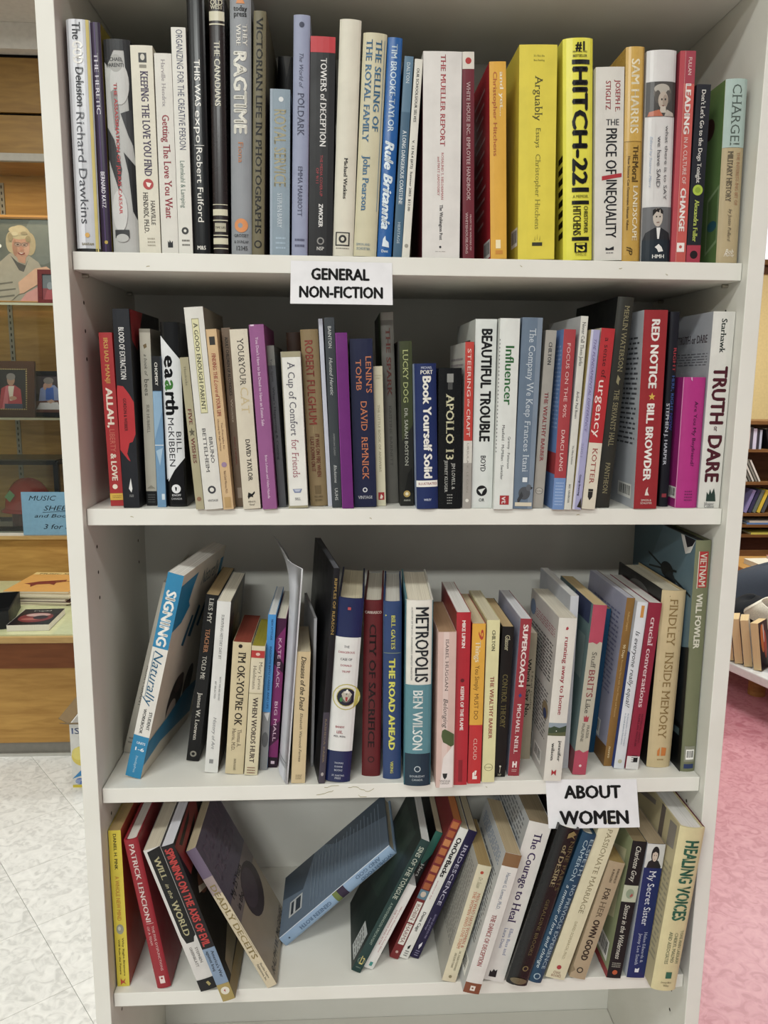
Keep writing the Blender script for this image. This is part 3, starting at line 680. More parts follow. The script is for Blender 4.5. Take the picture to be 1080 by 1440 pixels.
rnd=random.Random(3)
mags=[('#e0a24a',0.30,0.42,'yellow music booklet with dark red figure, topmost of the stack on the table'),('#d9c69a',0.31,0.42,'pale cream booklet under the yellow one in the table stack'),('#e8dcc0',0.30,0.40,'cream white booklet third from the top of the table stack'),
      ('#5a3430',0.31,0.42,'maroon edged booklet in the middle of the table stack'),('#d8cdb6',0.30,0.41,'beige booklet beneath the maroon one in the table stack'),('#4b2f2c',0.31,0.41,'dark brown booklet second from the bottom of the table stack'),('#cbb79a',0.30,0.42,'tan booklet at the bottom of the stack on the table')]
z=-1.1699
for k,(c,w_,d_,lab) in enumerate(mags[::-1]):
    th_=0.009; t=thing('music_booklet',(-1.63+rnd.uniform(-.012,.012),2.64+rnd.uniform(-.012,.012),z),lab,'booklet','stack of music booklets'); t.rotation_euler=(0,0,rad(-4+rnd.uniform(-3,3)))
    m=MB(); m.box((0,0,0.0008),(w_-.002,d_*0.85-.002,th_-.0016),mat('#e6dcc4',0.8,0,'pages')); m.build('pages',t)
    m=MB(); cm_=mat(c,0.45); m.box((0,0,0),(w_,d_*0.85,0.0007),cm_); m.box((0,0,th_-.0015),(w_,d_*0.85,th_-.0007),cm_)
    if k==6:
        printed([Bd(.0,.12,'#f0cf80'),T('',.5,0,1,.1,'#000000') if False else P('#7d2a1c',(.12,.62),(.30,.50),(.55,.44),(.70,.40),(.72,.50),(.60,.56),(.62,.68),(.52,.62),(.34,.66),(.30,.78),(.24,.66)),H('MUSIC SONGS',.10,.9,.08,'#6d4a22','b',.08),G(.55,.95,.46,.52,1,'#8a5a2a')],w_,d_*0.85,lambda p,q,off:(p,q,th_-.0007+off*2),m,0.45,0)
    m.build('cover',t); z+=th_
tr=thing('black_tray',(-1.66,2.40,-1.1699),'open black plastic tray at the left end of the table','tray'); tr.rotation_euler=(0,0,rad(14))
bm_=mat('#1b1c1d',0.45); m=MB()
m.box((-.20,-.16,0),(.17,.16,.004),bm_)
for a,b_ in (((-.20,-.16),(.17,-.155)),((-.20,.155),(.17,.16)),((-.20,-.155),(-.195,.155)),((.165,-.155),(.17,.155))): m.box((a[0],a[1],.004),(b_[0],b_[1],.075),bm_)
m.build('body',tr)
m=MB(); m.cyl((-.02,-.02,.0045),.05,.04,mat('#a03028',0.5),20,'z',.035)
o=tag(m.build('red_lid'),'round red lid lying in the black tray','lid'); o.matrix_world=Matrix.Translation((-1.70,2.38,-1.1656))@Matrix.Rotation(rad(14),4,'Z')
bk=thing('paperback_book',(-1.452,2.25,-1.1699),'white edged paperback with dark cover lying flat on the table','book'); bk.rotation_euler=(0,0,rad(3))
m=MB(); m.box((0,0,.0006),(.165,.225,.0262),mat('#e8e4da',0.85,0,'pages')); m.build('page_block',bk)
m=MB(); cm_=mat('#241a1e',0.3,0.3); m.box((0,0,0),(.166,.226,.0006),cm_); m.box((0,0,.0262),(.166,.226,.0270),cm_); m.box((-.0008,0,0),(0,.226,.0270),mat('#e4ded4',.4))
printed([ell(.5,.56,.42,.30,'#7d2f30'),ell(.5,.40,.30,.10,'#c7a097'),ell(.42,.66,.24,.08,'#a85a50'),ell(.62,.56,.18,.12,'#33222c'),H('Cupid',.28,.72,.14,'#e4dccb','b',.11)],.166,.226,lambda p,q,off:(p,q,.0270+off*3),m,.3,.3)
m.build('cover',bk)
# carton on the floor
ct_=thing('carton',(-1.13,1.985,FLOOR),'white carton with yellow and blue print and open brown flaps beside the bookcase','box')
m=MB(); wc=mat('#e2e2de',0.6); kr=mat('#8a7350',0.8)
for a,b_ in (((0,0),(.36,.004)),((0,.206),(.36,.21)),((0,.004),(.004,.206)),((.356,.004),(.36,.206))): m.box((a[0],a[1],0),(b_[0],b_[1],.262),wc)
m.box((0,0,0),(.36,.25,.004),wc)
printed([ell(.125,.50,.12,.16,'#e6d25a'),ell(.08,.46,.07,.10,'#efe079'),Bd(.955,1,'#e3cf2f'),P('#3b8ecb',(0,.86),(.10,.72),(.30,.60),(.60,.54),(.60,.59),(.30,.66),(.12,.80)),H('ISO',.02,.22,.10,'#9fb0dc','b',.07),ell(.08,.90,.05,.05,'#5d7fc4'),G(.03,.13,.87,.94,3,'#dfe6f2')],.36,.262,lambda p,q,off:(p,-off*2,q),m,.6,0)
m.build('body',ct_)
for v in ([(0,0,.262),(.36,0,.262),(.37,-.07,.298),(-.01,-.07,.298)],[(0,.21,.262),(0,0,.262),(-.035,-.01,.290),(-.035,.22,.290)],[(.36,.21,.262),(0,.21,.262),(-.01,.27,.35),(.37,.27,.35)]):
    m=MB(); m.add(v+[(a,b_,c_+.003) for a,b_,c_ in v],[(0,1,2,3),(7,6,5,4),(0,4,5,1),(1,5,6,2),(2,6,7,3),(3,7,4,0)],kr); tag(m.build('flap',ct_),'brown inside of a carton flap')

# ------------------------------------------------------------------ right-hand background
brn=mat('#5a3a20',0.55,0,'wood'); brn2=mat('#7a5530',0.5,0,'wood')
rc=thing('wooden_bookcase',(3.9,5.15,FLOOR),'dark brown wooden bookcase by the yellow wall behind the low bench','bookcase')
def rpart(mb,name,bevel=0.0): return part(mb,name,bevel,parent=rc)
RZ=[-0.648,-0.905,-1.154,-1.245,-1.325]
m=MB(); m.box((2.98,5.0,-0.455),(4.9,5.30,-0.428),brn2); rpart(m,'top_board')
for z in RZ: m=MB(); m.box((3.00,5.0,z-0.022),(4.88,5.28,z),brn2); rpart(m,'shelf')
for x in (2.98,4.88): m=MB(); m.box((x,5.0,FLOOR),(x+.02,5.29,-.455),brn); rpart(m,'side_panel')
m=MB(); m.box((2.98,5.285,FLOOR),(4.9,5.30,-.455),brn); rpart(m,'back_panel')
m=MB(); m.box((2.98,4.985,-1.52),(4.9,5.0,-1.45),brn2); rpart(m,'lower_rail')
def farbook(x,z,t,h,lean,col,lab,y=5.02,d=.15,grp='books in the far brown bookcase'):
    r=thing('book',(x,y,z+.0005+max(0,t*math.sin(rad(lean)))),lab,'book',grp); r.rotation_euler=(0,rad(lean),0)
    m=MB(); c=mat(col,.4); m.box((0,0,0),(t,.0008,h),c); m.box((0,.0008,0),(.0008,d,h),c); m.box((t-.0008,.0008,0),(t,d,h),c); m.build('cover',r)
    m=MB(); m.box((.0009,.001,.001),(t-.0009,d-.002,h-.001),mat('#e2d8c0',.85,0,'pages')); m.build('page_block',r)
x=3.02
for col,t,h,lab in [('#e7e2da',.022,.16,'white book at the left end of the far upper shelf'),('#a3302c',.024,.165,'red book near the left end of the far upper shelf'),('#d9c9c2',.030,.17,'pale pink book right of the red one on the far shelf'),
  ('#4b4a50',.022,.17,'dark grey book mid far upper shelf'),('#cfcbe0',.028,.16,'lavender book next to the dark grey one far away'),('#3c3a44',.020,.15,'thin charcoal book on the far upper shelf'),('#b7bccf',.018,.15,'pale blue grey book on the far upper shelf')]:
    farbook(x,-.648,t,h,0,col,lab); x+=t+.002
for k,(col,lab) in enumerate([('#2b2930','black leaning book on the far upper shelf'),('#b3264a','crimson leaning book on the far upper shelf'),('#3c2f38','dark plum leaning book on the far upper shelf')]): farbook(x+.062+k*.034,-.648,.022,.16,-14,col,lab)
for k,(col,lab) in enumerate([('#c9c7bf','grey folder leaning at the left of the far second shelf'),('#77776f','dark grey folder leaning on the far second shelf'),('#d8d6cc','white folder leaning on the far second shelf'),('#8b8a80','thin grey folder leaning on the far second shelf'),('#dedbd0','pale folder rightmost of those leaning on far second shelf')]): farbook(3.10+k*.026,-.905,.013,.19,-28,col,lab)
for k,(col,lab) in enumerate([('#8e86bd','violet book leaning on the far third shelf'),('#3a3a60','navy book leaning on the far third shelf'),('#6f7a70','grey green book leaning on the far third shelf'),('#e0c326','yellow book leaning on the far third shelf'),('#55585e','grey book leaning beside the yellow one far away')]): farbook(3.10+k*.036,-1.154,.024,.19,20,col,lab)
for k,(col,z,lab) in enumerate([('#5c86c2',-1.2449,'blue book lying flat on the far fourth shelf'),('#d8d2c8',-1.2299,'white book lying on the blue one far away'),('#d9cf4e',-1.3249,'yellow book lying flat on the far fifth shelf')]):
    r=thing('book',(3.13+k*.02,5.01,z),lab,'book','books lying flat in the far bookcase'); m=MB(); m.box((0,0,0),(.25,.16,.002),mat(col,.4)); m.box((0,0,.0125),(.25,.16,.0145),mat(col,.4)); m.box((0,0,.002),(.25,.0015,.0125),mat(col,.4)); m.build('cover',r); m=MB(); m.box((.002,.002,.0021),(.248,.158,.0124),mat('#e2d8c0',.85,0,'pages')); m.build('page_block',r)
ds=thing('side_table',(3.6,4.6,FLOOR),'light wood table standing before the dark brown bookcase','table')
m=MB(); m.box((2.78,4.25,-1.50),(4.3,4.75,-1.44),mat('#b98d50',0.5,0,'wood')); o=part(m,'table_top',0.004,parent=ds)
for x in (2.82,4.22):
    for y in (4.29,4.67): m=MB(); m.box((x,y,FLOOR),(x+.05,y+.05,-1.50),mat('#a87c42',0.5,0,'wood')); part(m,'leg',parent=ds)
for k,(x,y,w_,d_,h_,c,lab,a) in enumerate([(2.88,4.28,.34,.24,.035,'#e4dcc8','cream book lying on the light wood table',4),(3.02,4.34,.30,.20,.02,'#d8847c','pink topped booklet lying on the cream book',-6)]):
    r=thing('book',(x,y,-1.4399+(0.0352 if k else 0)),lab,'book'); r.rotation_euler=(0,0,rad(a)); m=MB(); m.box((0,0,0),(w_,d_,.002),mat(c,.5)); m.box((0,0,h_-.002),(w_,d_,h_),mat(c,.5)); m.build('cover',r); m=MB(); m.box((.002,.002,.002),(w_-.002,d_-.002,h_-.002),mat('#e9e4d6',.85,0,'pages')); m.build('page_block',r)

# low white bench with round wooden feet, books standing on it
BN=thing('low_bench',(2.3,2.9,FLOOR),'low white bench with round wooden feet to the right of the bookcase','bench'); BN.rotation_euler=(0,0,0)
ax=Vector((0.30,-0.954,0)); bx=Vector((0.954,0.30,0)); p0=Vector((1.800,2.78,0))
def bq(a,b_,z): q=p0+ax*a+bx*b_; return (q.x,q.y,z)
def obox(mb,a0,a1,b0,b1,z0,z1,m_): mb.add([bq(a0,b0,z0),bq(a1,b0,z0),bq(a1,b1,z0),bq(a0,b1,z0),bq(a0,b0,z1),bq(a1,b0,z1),bq(a1,b1,z1),bq(a0,b1,z1)],[(0,3,2,1),(4,5,6,7),(0,1,5,4),(1,2,6,5),(2,3,7,6),(3,0,4,7)],m_)
m=MB(); obox(m,-1.0,1.0,0.0,0.62,-1.545,-1.50,mat('#e4e4e2',0.35)); o=part(m,'bench_top',0.006,parent=BN)
for a in (-.85,.06,.85):
    for b_ in (.25,.54):
        q=p0+ax*a+bx*b_; m=MB(); m.cyl((q.x,q.y,FLOOR),0.042,0.175,mat('#a87c48',0.5,0,'wood'),20); part(m,'foot',parent=BN)
k=0; a=-.62
spec=[('#e9e0d2','paperback with cream pages turned out, farthest on the white bench'),('#caa888','tan edged paperback second farthest on the white bench'),('#d8c8b0','paperback beside the tan edged one on the bench'),('#231f28','paperback with black and orange flame cover on the bench'),('#d98a94','pink topped paperback right of the flame cover on the bench'),('#c74a2a','orange red paperback near the right end of the bench row'),('#e0d6c2','plain paperback at the near end of the bench row')]
pos_=[(1.828,2.70),(1.852,2.656),(1.876,2.612),(1.900,2.568),(1.952,2.522),(1.990,2.488),(2.028,2.454)]
for k,(c,lab) in enumerate(spec):
    r=thing('paperback_book',(pos_[k][0],pos_[k][1],-1.4995),lab,'book','paperbacks standing on the white bench')
    r.rotation_euler=(0,rad(-9 if k<4 else -3),rad((-30,-30,-30,-48,-38,-38,-38)[k]))
    t_,h_,d_=(.036,.036,.037,.037,.038,.038,.038)[k],(.235,.225,.232,.23,.195,.21,.2)[k],.115
    m=MB(); m.box((.0006,.0,.0006),(t_-.0006,d_-.001,h_-.0006),mat('#d9bf92',.85,0,'pages')); m.build('page_block',r)
    m=MB(); cm_=mat(c,.4); m.box((0,0,0),(.0006,d_,h_),cm_); m.box((t_-.0006,0,0),(t_,d_,h_),cm_); m.box((.0006,d_-.0008,0),(t_-.0006,d_,h_),cm_)
    if k in (3,5): printed([ell(.35,.35,.2,.3,'#e07a22'),ell(.6,.5,.16,.3,'#c8401c'),ell(.5,.25,.06,.2,'#f1e8e0')],d_,h_,lambda p,q_,off:(t_+off,p,q_),m,.4,0)
    m.build('cover',r)
def blanket(name,label,cat,loc,rx,ry,rz,col,seed,fold=0.25,rot=0):
    rr=random.Random(seed); b=MB(); n,kk=36,12; vs=[]; fs=[]
    ph=[rr.uniform(0,6.28) for _ in range(6)]
    for j in range(kk+1):
        a=j/kk*math.pi/2
        for i in range(n):
            t_=2*math.pi*i/n
            f=1+fold*0.35*math.sin(3*t_+ph[0]+2*a)+fold*0.2*math.sin(7*t_+ph[1])*math.cos(a)+fold*0.12*math.sin(11*t_+ph[2]+5*a)
            vs.append((rx*math.cos(a)**0.6*math.cos(t_)*f,ry*math.cos(a)**0.6*math.sin(t_)*f,rz*math.sin(a)*(1+fold*0.3*math.sin(2*t_+ph[3]))))
    for j in range(kk):
        for i in range(n): fs.append((j*n+i,j*n+(i+1)%n,(j+1)*n+(i+1)%n,(j+1)*n+i))
    fs.append(tuple(range(n-1,-1,-1)))
    b.add(vs,fs,mat(col,.85,0,'cloth')); o=b.build(name,smooth=True); o.location=loc; o.rotation_euler=(0,0,rad(rot)); return tag(o,label,cat)
# dark bags piled on the bench behind the books, a white cloth on top
blanket('fabric_bag','dark grey fabric bag lying behind the paperbacks on the bench','bag',(2.45,3.42,-1.4995),.36,.20,.31,'#3b414c',5,.16,10)
blanket('fabric_bag','black fabric bag in front of the dark grey bag on the bench','bag',(2.13,3.02,-1.4995),.19,.13,.23,'#16181d',8,.2,-5)
# the white strap or sleeve: an open loop of cloth standing on the black bag
m=MB(); wm=mat('#e6e0d0',.9,0,'cloth'); n=26; vs=[]; fs=[]
for i in range(n+1):
    a=math.pi*(0.15+1.5*i/n); cx=.085*math.cos(a)*(1+.3*math.sin(a)); cy=.05*math.sin(a); wdt=.05+.03*math.sin(i/n*3.1)
    for s_,o_ in ((0,0),(1,0),(1,.006),(0,.006)): vs.append((cx*(1+o_*8),cy-o_,s_*wdt+.01*math.sin(a*2)))
for i in range(n):
    for k in range(4): fs.append((i*4+k,i*4+(k+1)%4,(i+1)*4+(k+1)%4,(i+1)*4+k))
fs+= [(3,2,1,0),(n*4,n*4+1,n*4+2,n*4+3)]
m.add(vs,fs,wm); o=m.build('white_cloth',smooth=True); o.location=(2.10,2.87,-1.33); o.scale=(1.35,1.35,1.5); o.rotation_euler=(rad(50),rad(10),rad(20)); tag(o,'folded white cloth strap lying on the black bag','cloth')

# bright window high on the far yellow wall
wn=thing('window',(4.4,6.36,0.88),'bright window with brown sill on the far yellow wall','window'); wn['kind']='structure'; wn.name='window_1'
m=MB(); em=bpy.data.materials.new('daylight'); em.use_nodes=True; pb=em.node_tree.nodes['Principled BSDF']
pb.inputs['Emission Color'].default_value=(0.86,0.84,1,1); pb.inputs['Emission Strength'].default_value=1.1
m.box((3.80,6.385,0.99),(5.2,6.395,CEIL-.05),em); part(m,'window_pane',parent=wn)
m=MB(); m.box((3.72,6.30,0.93),(5.28,6.40,0.975),brn2); m.box((3.74,6.36,0.86),(5.26,6.40,0.93),brn); part(m,'window_sill',parent=wn)
m=MB(); m.box((3.74,6.37,0.975),(3.80,6.40,CEIL-.02),brn2); m.box((5.2,6.37,0.975),(5.26,6.40,CEIL-.02),brn2); part(m,'window_frame',parent=wn)
# ------------------------------------------------------------------ the books: (key, label, spine colour, printed items ...)
G1='books on the topmost shelf'; G2='books on the second shelf'; G3='books on the third shelf'; G4='books on the lowest filled shelf'
def bk_(key,label,spine,items=(),**k):
    SERIF[0]=key in SERIF_BOOKS
    sh=GEO[key][0]; k.setdefault('group',{1:G1,2:G2,3:G3,4:G4}[sh])
    build_book(key,'book',label,spine,items,**k)
SERIF_BOOKS=set('keeping getting ragtime victorian poldark watkins selling coast mueller whinc arguably dogs charge bees wishes parent finding cat comfort lenin little spark lucky apollo company barber jerks urgency merlin truth lies history imok words ripples sacrifice belonging barber2 control running brits ochre crucial findley world deceits god2 sins every hers sharma iris hatewomen dance courage desire noprev passionate owngood secret healing road'.split())
K='#121114'; Wt='#ece8de'
# ---- row 1
bk_('redslim','thin red hardback squeezed against the left panel, topmost shelf','#8e2327')
bk_('god','silver foil jacketed hardback with a gold right edge, topmost shelf far left','#c3c4c8',[Bd(0,1,'#dfe0e4',.12,.42),Bd(0,1,'#d9c777',.83,.95),Bd(.985,1,'#2a2a2a'),T('The',.45,.012,.085,.36,'#2a2b33','b'),T('GOD',.47,.09,.185,.42,'#ece9e2','B'),T('Delusion',.50,.20,.365,.34,'#2b2c34','b'),T('Richard Dawkins',.45,.39,.875,.36,'#4b4c52'),E(.5,.925,.10,'#d7a650'),H('BANTAM',.25,.75,.965,'#7d7040','b')],gloss=.12,coat=.6,R='#d2c98f')
bk_('katz','dark purple hardback with an olive right side, topmost shelf','#33203f',[Bd(0,1,'#4a3560',.35,.5),T('THE HERETIC',.45,.13,.39,.40,'#d8d3dd','b'),T('BERNARD KATZ',.5,.64,.80,.42,'#e4dfe6','b'),E(.5,.955,.18,'#b59a3e')],R='#7a6d1f',gloss=.2)
bk_('caesar','hardback with grey marble bust on the spine and red lettering','#b6b5b1',[Bd(0,.05,'#2a2b2d'),P('#2d2d2f',(0,0),(.6,0),(.3,.07),(.1,.12),(0,.10)),P('#2d2d2f',(.75,.0),(1,0),(1,.55),(.9,.42)),ell(.55,.20,.36,.10,'#c4c3bf'),ell(.45,.11,.25,.04,'#a5a49f'),P('#8f8e8a',(.2,.24),(.45,.22),(.50,.36),(.3,.42)),P('#3a3a3c',(.55,.34),(.95,.32),(1,.50),(.80,.44)),P('#3a3a3c',(0,.40),(.25,.46),(.5,.60),(.35,.70),(0,.55)),P('#29292b',(.60,.52),(1,.58),(1,.84),(.85,.80),(.75,.62)),ell(.35,.80,.30,.10,'#c9c8c4'),H('MICHAEL',.06,.72,.092,'#3b3b3d','b'),H('PARENTI',.10,.74,.118,'#3b3b3d','b'),T('THE ASSASSINATION OF JULIUS CAESAR',.40,.20,.815,.13,'#c1383c','b'),Bd(.89,.93,'#3a3a3c',.12,.68),ell(.4,.93,.25,.02,'#b6b5b1')],R='#2b2b2d')
bk_('keeping','cream paperback with purple lettering and a round red emblem','#dbd5c2',[Bd(.035,.08,'#3b3a3a',.36,.72),ell(.54,.055,.1,.015,'#cfcabb'),Bd(.09,.105,'#8a8577',.38,.70),T('KEEPING THE LOVE YOU FIND',.58,.12,.62,.34,'#43355a','b'),E(.55,.66,.24,'#b2393b'),P('#efe6da',(.45,.65),(.7,.655),(.6,.675),(.5,.67)),T('HARVILLE',.72,.74,.86,.19,'#35302f'),T('HENDRIX, PH.D.',.40,.70,.90,.22,'#35302f'),G(.4,.75,.92,.97,3,'#a9a28f')])
bk_('getting','white paperback with dark red lettering and a small black publisher mark','#d9d5cb',[T('Harville Hendrix',.50,.03,.26,.22,'#8c8388'),T('Getting The Love You Want',.54,.30,.82,.42,'#9b2f3d','b'),P('#26262a',(.38,.97),(.38,.935),(.46,.945),(.5,.93),(.58,.945),(.68,.935),(.68,.97))])
bk_('organizing','narrow white paperback with tall navy capitals, left of the glossy black book','#dcd9cf',[T('ORGANIZING FOR THE CREATIVE PERSON',.56,.01,.53,.46,'#3b3d5e'),T('Lehmkuhl & Lamping',.48,.58,.79,.34,'#4c6b5e'),E(.5,.895,.25,'#3c3c3c'),E(.5,.895,.10,'#dcd9cf'),G(.25,.8,.93,.97,2,'#6a675f')])
bk_('expo','tall glossy black hardback with white lettering, in the frame top left','#16171a',[T('THIS WAS',.52,.262,.435,.34,Wt,''),T('expo',.52,.45,.572,.36,Wt,''),Bd(.580,.582,Wt,.25,.8),T('Robert Fulford',.52,.59,.875,.36,Wt,''),H('M&S',.25,.75,.975,Wt,'b')],gloss=.12,coat=.7)
bk_('canadians','dark brown hardback with silver bands, right of the glossy black book','#2a1e1f',[Bd(.065,.10,'#cfc9ae'),Bd(.11,.115,'#cfc9ae'),H('THE',.1,.9,.015,'#cfc9ae','b'),H('OLD',.1,.9,.032,'#cfc9ae','b'),H('WEST',.1,.9,.05,'#cfc9ae','b'),T('THE CANADIANS',.5,.175,.42,.40,'#d9d3bd','b'),Bd(.80,.803,'#cfc9ae'),Bd(.82,.845,'#cfc9ae'),Bd(.862,.866,'#cfc9ae'),Bd(.875,.91,'#b5af97',.12,.88),H('TIME LIFE',.14,.86,.893,'#2a1e1f','b'),Bd(.922,.926,'#cfc9ae'),Bd(.935,.96,'#cfc9ae'),Bd(.975,.979,'#cfc9ae')],gloss=.15,coat=.5)
bk_('ragtime','grey hardback with large white lettering and orange mark, topmost shelf','#8f9296',[P('#d98a4b',(.3,.045),(.4,.025),(.5,.018),(.6,.025),(.72,.045)),H('today',.18,.82,.062,K,'b'),H('press',.2,.8,.082,K,'b'),T('THEY',.72,.12,.20,.22,Wt,'b'),T('WERE',.42,.12,.20,.22,Wt,'b'),T('RAGTIME',.5,.22,.53,.62,'#e6e3d6','B'),T('Fiona',.5,.56,.64,.24,'#c0763f',''),E(.5,.885,.33,'#d98a4b'),E(.45,.885,.12,'#8f9296'),H('GROSSET',.15,.85,.925,K,''),H('& DUNLAP',.15,.85,.95,K,''),H('12345',.25,.8,.975,K,'')])
bk_('victorian','narrow olive brown book with dark serif capitals, beside the small light blue book','#6f674c',[T('VICTORIAN LIFE IN PHOTOGRAPHS',.5,.025,.91,.50,'#2b281f','b'),E(.5,.955,.32,'#2b281f'),E(.5,.955,.2,'#6f674c')])
bk_('backblack','black book standing far back behind the small light blue book','#1b1a1b',[P('#4a4742',(.3,0),(.7,0),(.5,.10))])
bk_('royal','short light blue paperback between the olive and pale lavender books','#8798a4',[Bd(0,1,'#98a6b4',.0,.12),E(.55,.06,.12,'#d8dcdc'),T('ROYAL SERVICE',.52,.12,.58,.62,'#a79f7e','b'),T('STEPHEN BARRY',.5,.62,.83,.26,'#c9d4dc','b'),G(.3,.8,.88,.97,3,'#a5b9c9')],L='#7d78a8')
bk_('poldark','tall pale lavender hardback with grey lettering, topmost shelf','#949ab4',[E(.5,.04,.16,'#3a3d55'),T('The World of',.5,.155,.295,.26,'#4a4d66','i'),T('POLDARK',.5,.315,.49,.40,'#3f425a'),T('EMMA MARRIOTT',.5,.62,.83,.28,'#4a4d66'),G(.2,.8,.92,.97,2,'#5a5d77')])
bk_('towers','black book with a red top band and white capitals, topmost shelf','#201e20',[Bd(0,.07,'#c02c35'),T('TOWERS of DECEPTION',.55,.095,.49,.26,'#ebe8e4','b'),T('THE MEDIA COVER-UP',.5,.53,.72,.11,'#b1343c',''),T('OF 9/11',.34,.59,.66,.11,'#b1343c',''),T('ZWICKER',.5,.755,.865,.17,'#ebe8e4','B'),E(.5,.93,.15,'#8d8a86'),E(.5,.93,.10,'#201e20'),H('NSP',.35,.65,.965,'#cfccc6','b')],L='#c02c35')
bk_('watkins','tall plain cream hardback with a small square black emblem at the foot','#d9d3c0',[T('Michael Watkins',.5,.575,.75,.17,'#2c2a28','b'),Bd(.895,.955,'#2f2d2b',.12,.80),Bd(.90,.95,'#cfc9b6',.18,.74),E(.46,.925,.19,'#2f2d2b'),E(.46,.925,.09,'#cfc9b6'),G(.15,.8,.962,.97,1,'#6a665b')],pg='#d8d0bb')
bk_('selling','beige hardback with blue lettering in two lines, topmost shelf','#cdc5a4',[T('THE SELLING OF',.68,.03,.43,.26,'#3e6f92','b'),T('THE ROYAL FAMILY',.28,.03,.48,.26,'#3e6f92','b'),T('John Pearson',.38,.54,.79,.28,'#3e6f92','b'),Bd(.03,.79,'#5d7f94',.90,.92),H('SIMON AND',.1,.7,.945,'#5d7f94',''),H('SCHUSTER',.12,.72,.965,'#5d7f94','')])
bk_('rule','bright blue hardback with white lettering and a white figure near the foot','#1f5ea2',[T('TIM BROOKE-TAYLOR',.5,.03,.42,.42,'#c9dbe8','b'),T('Rule Britannia',.5,.46,.87,.62,'#dde8ee','Bi'),P('#dbe6ec',(.3,.95),(.35,.915),(.5,.90),(.55,.92),(.75,.93),(.8,.955)),H('Dent',.28,.75,.972,'#dbe6ec','b')],gloss=.15,coat=.4)
bk_('coast','slim steel blue paperback right of the bright blue hardback','#5b7c93',[Bd(.27,1,'#41637c'),T('DALTON',.5,.03,.13,.36,'#cfd8dc',''),T('A LONG DANGEROUS COASTLINE',.5,.36,.73,.42,'#dfe5e6','b'),T('HERITAGE',.5,.82,.93,.3,'#b7c4cb','')])
bk_('schools','slim white booklet between the steel blue and thick white paperbacks','#dcd8cb',[T('OUR SCHOOLS/OUR SELVES',.5,.045,.31,.34,'#3a3a3a','b'),T('V. 12 N.4 (#72)  Summer 2003  $12.00',.5,.40,.76,.30,'#3a3a3a','b'),E(.5,.94,.25,'#9a968a')])
bk_('mueller','thick white paperback with red serif capitals, topmost shelf','#ddd8d2',[T('THE MUELLER REPORT',.52,.015,.45,.13,'#b4474f','b'),T('ROSALIND S. HELDERMAN',.52,.48,.71,.06,'#b4474f',''),T('and MATT ZAPOTOSKY',.42,.50,.69,.06,'#b4474f',''),T('The Washington Post',.50,.735,.91,.085,'#34333a','b'),E(.48,.945,.03,'#34333a'),G(.35,.62,.965,.97,1,'#a9a49e')],L='#5f1d2a',Li=[Bd(0,.11,'#ddd8d2')])
bk_('whinc','narrow maroon paperback with a white top band and small red disc','#6d1f2c',[Bd(0,.08,'#d9d3c6'),E(.5,.042,.26,'#b2322f'),T('WHITE HOUSE INC. EMPLOYEE HANDBOOK',.5,.14,.71,.30,'#cbb0ae',''),T('FROM THE WRITERS OF',.68,.78,.96,.14,'#cbb0ae',''),T('WHITEHOUSE.ORG',.34,.77,.975,.2,'#cbb0ae','')])
bk_('andyet','amber yellow paperback with a red back cover and bar code','#e0a829',[T('and yet...',.74,.05,.27,.24,'#f3e7c9','b'),T('Christopher Hitchens',.34,.05,.47,.24,'#b8622a','b'),Bd(.90,.945,'#f2e2b4',.32,.62),Bd(.955,.975,'#d08a26',.3,.75)],L='#b8202e',Li=[BC(.68,.97,.89,.985)]+[P('#d9a0a0',(.3+.05*(k%3),.10+.062*k),(.8-.04*(k%4),.085+.062*k),(.8-.04*(k%4),.10+.062*k),(.3+.05*(k%3),.115+.062*k)) for k in range(12)])
bk_('arguably','thick yellow paperback with thin dark green lettering, topmost shelf','#e2cf2b',[H('It\'s Not the',.38,.66,.05,'#6d6a22',''),H('Best Reading',.38,.66,.07,'#6d6a22',''),T('Arguably',.52,.14,.345,.20,'#4e4c22',''),T('Essays',.52,.38,.47,.13,'#6d6a22',''),T('Christopher Hitchens',.52,.50,.855,.13,'#8d8526',''),P('#3c3b2a',(.38,.935),(.66,.935),(.66,.918),(.38,.918)),P('#b0a125',(.44,.91),(.46,.885),(.47,.91)),P('#b0a125',(.51,.905),(.52,.875),(.53,.905)),P('#b0a125',(.57,.91),(.6,.885),(.6,.91))],L='#d5bf25',Li=[BC(.75,.97,.84,.93),G(.1,.5,.87,.93,4,'#8d8526')],gloss=.35)
bk_('hitch','thick bright yellow hardback with heavy black lettering and short black bars','#e8e02a',[H('#1',.38,.70,.035,K,'B'),H('NEW YORK TIMES',.3,.78,.06,K,'b'),H('BESTSELLER',.3,.78,.078,K,'b'),Bd(.095,.115,K,.27,.87),T('HITCH-22',.56,.125,.655,.52,K,'B'),Bd(.665,.685,K,.27,.87),H('A MEMOIR.',.3,.85,.705,'#7a7420','b'),Bd(.725,.742,K,.27,.87),T('CHRISTOPHER',.76,.75,.875,.15,K,'b'),T('HITCHENS',.45,.75,.885,.28,K,'b'),Bd(.893,.91,K,.27,.87),Bd(.92,.965,K,.36,.80),T('12',.58,.922,.963,.30,'#e8e02a','B'),H('TWELVE',.38,.78,.975,'#7a7420','')],Li=[P(K,(.86,.52+.05*k),(.97,.51+.05*k),(.97,.54+.05*k),(.86,.545+.05*k)) for k in range(8)],gloss=.2,coat=.3)
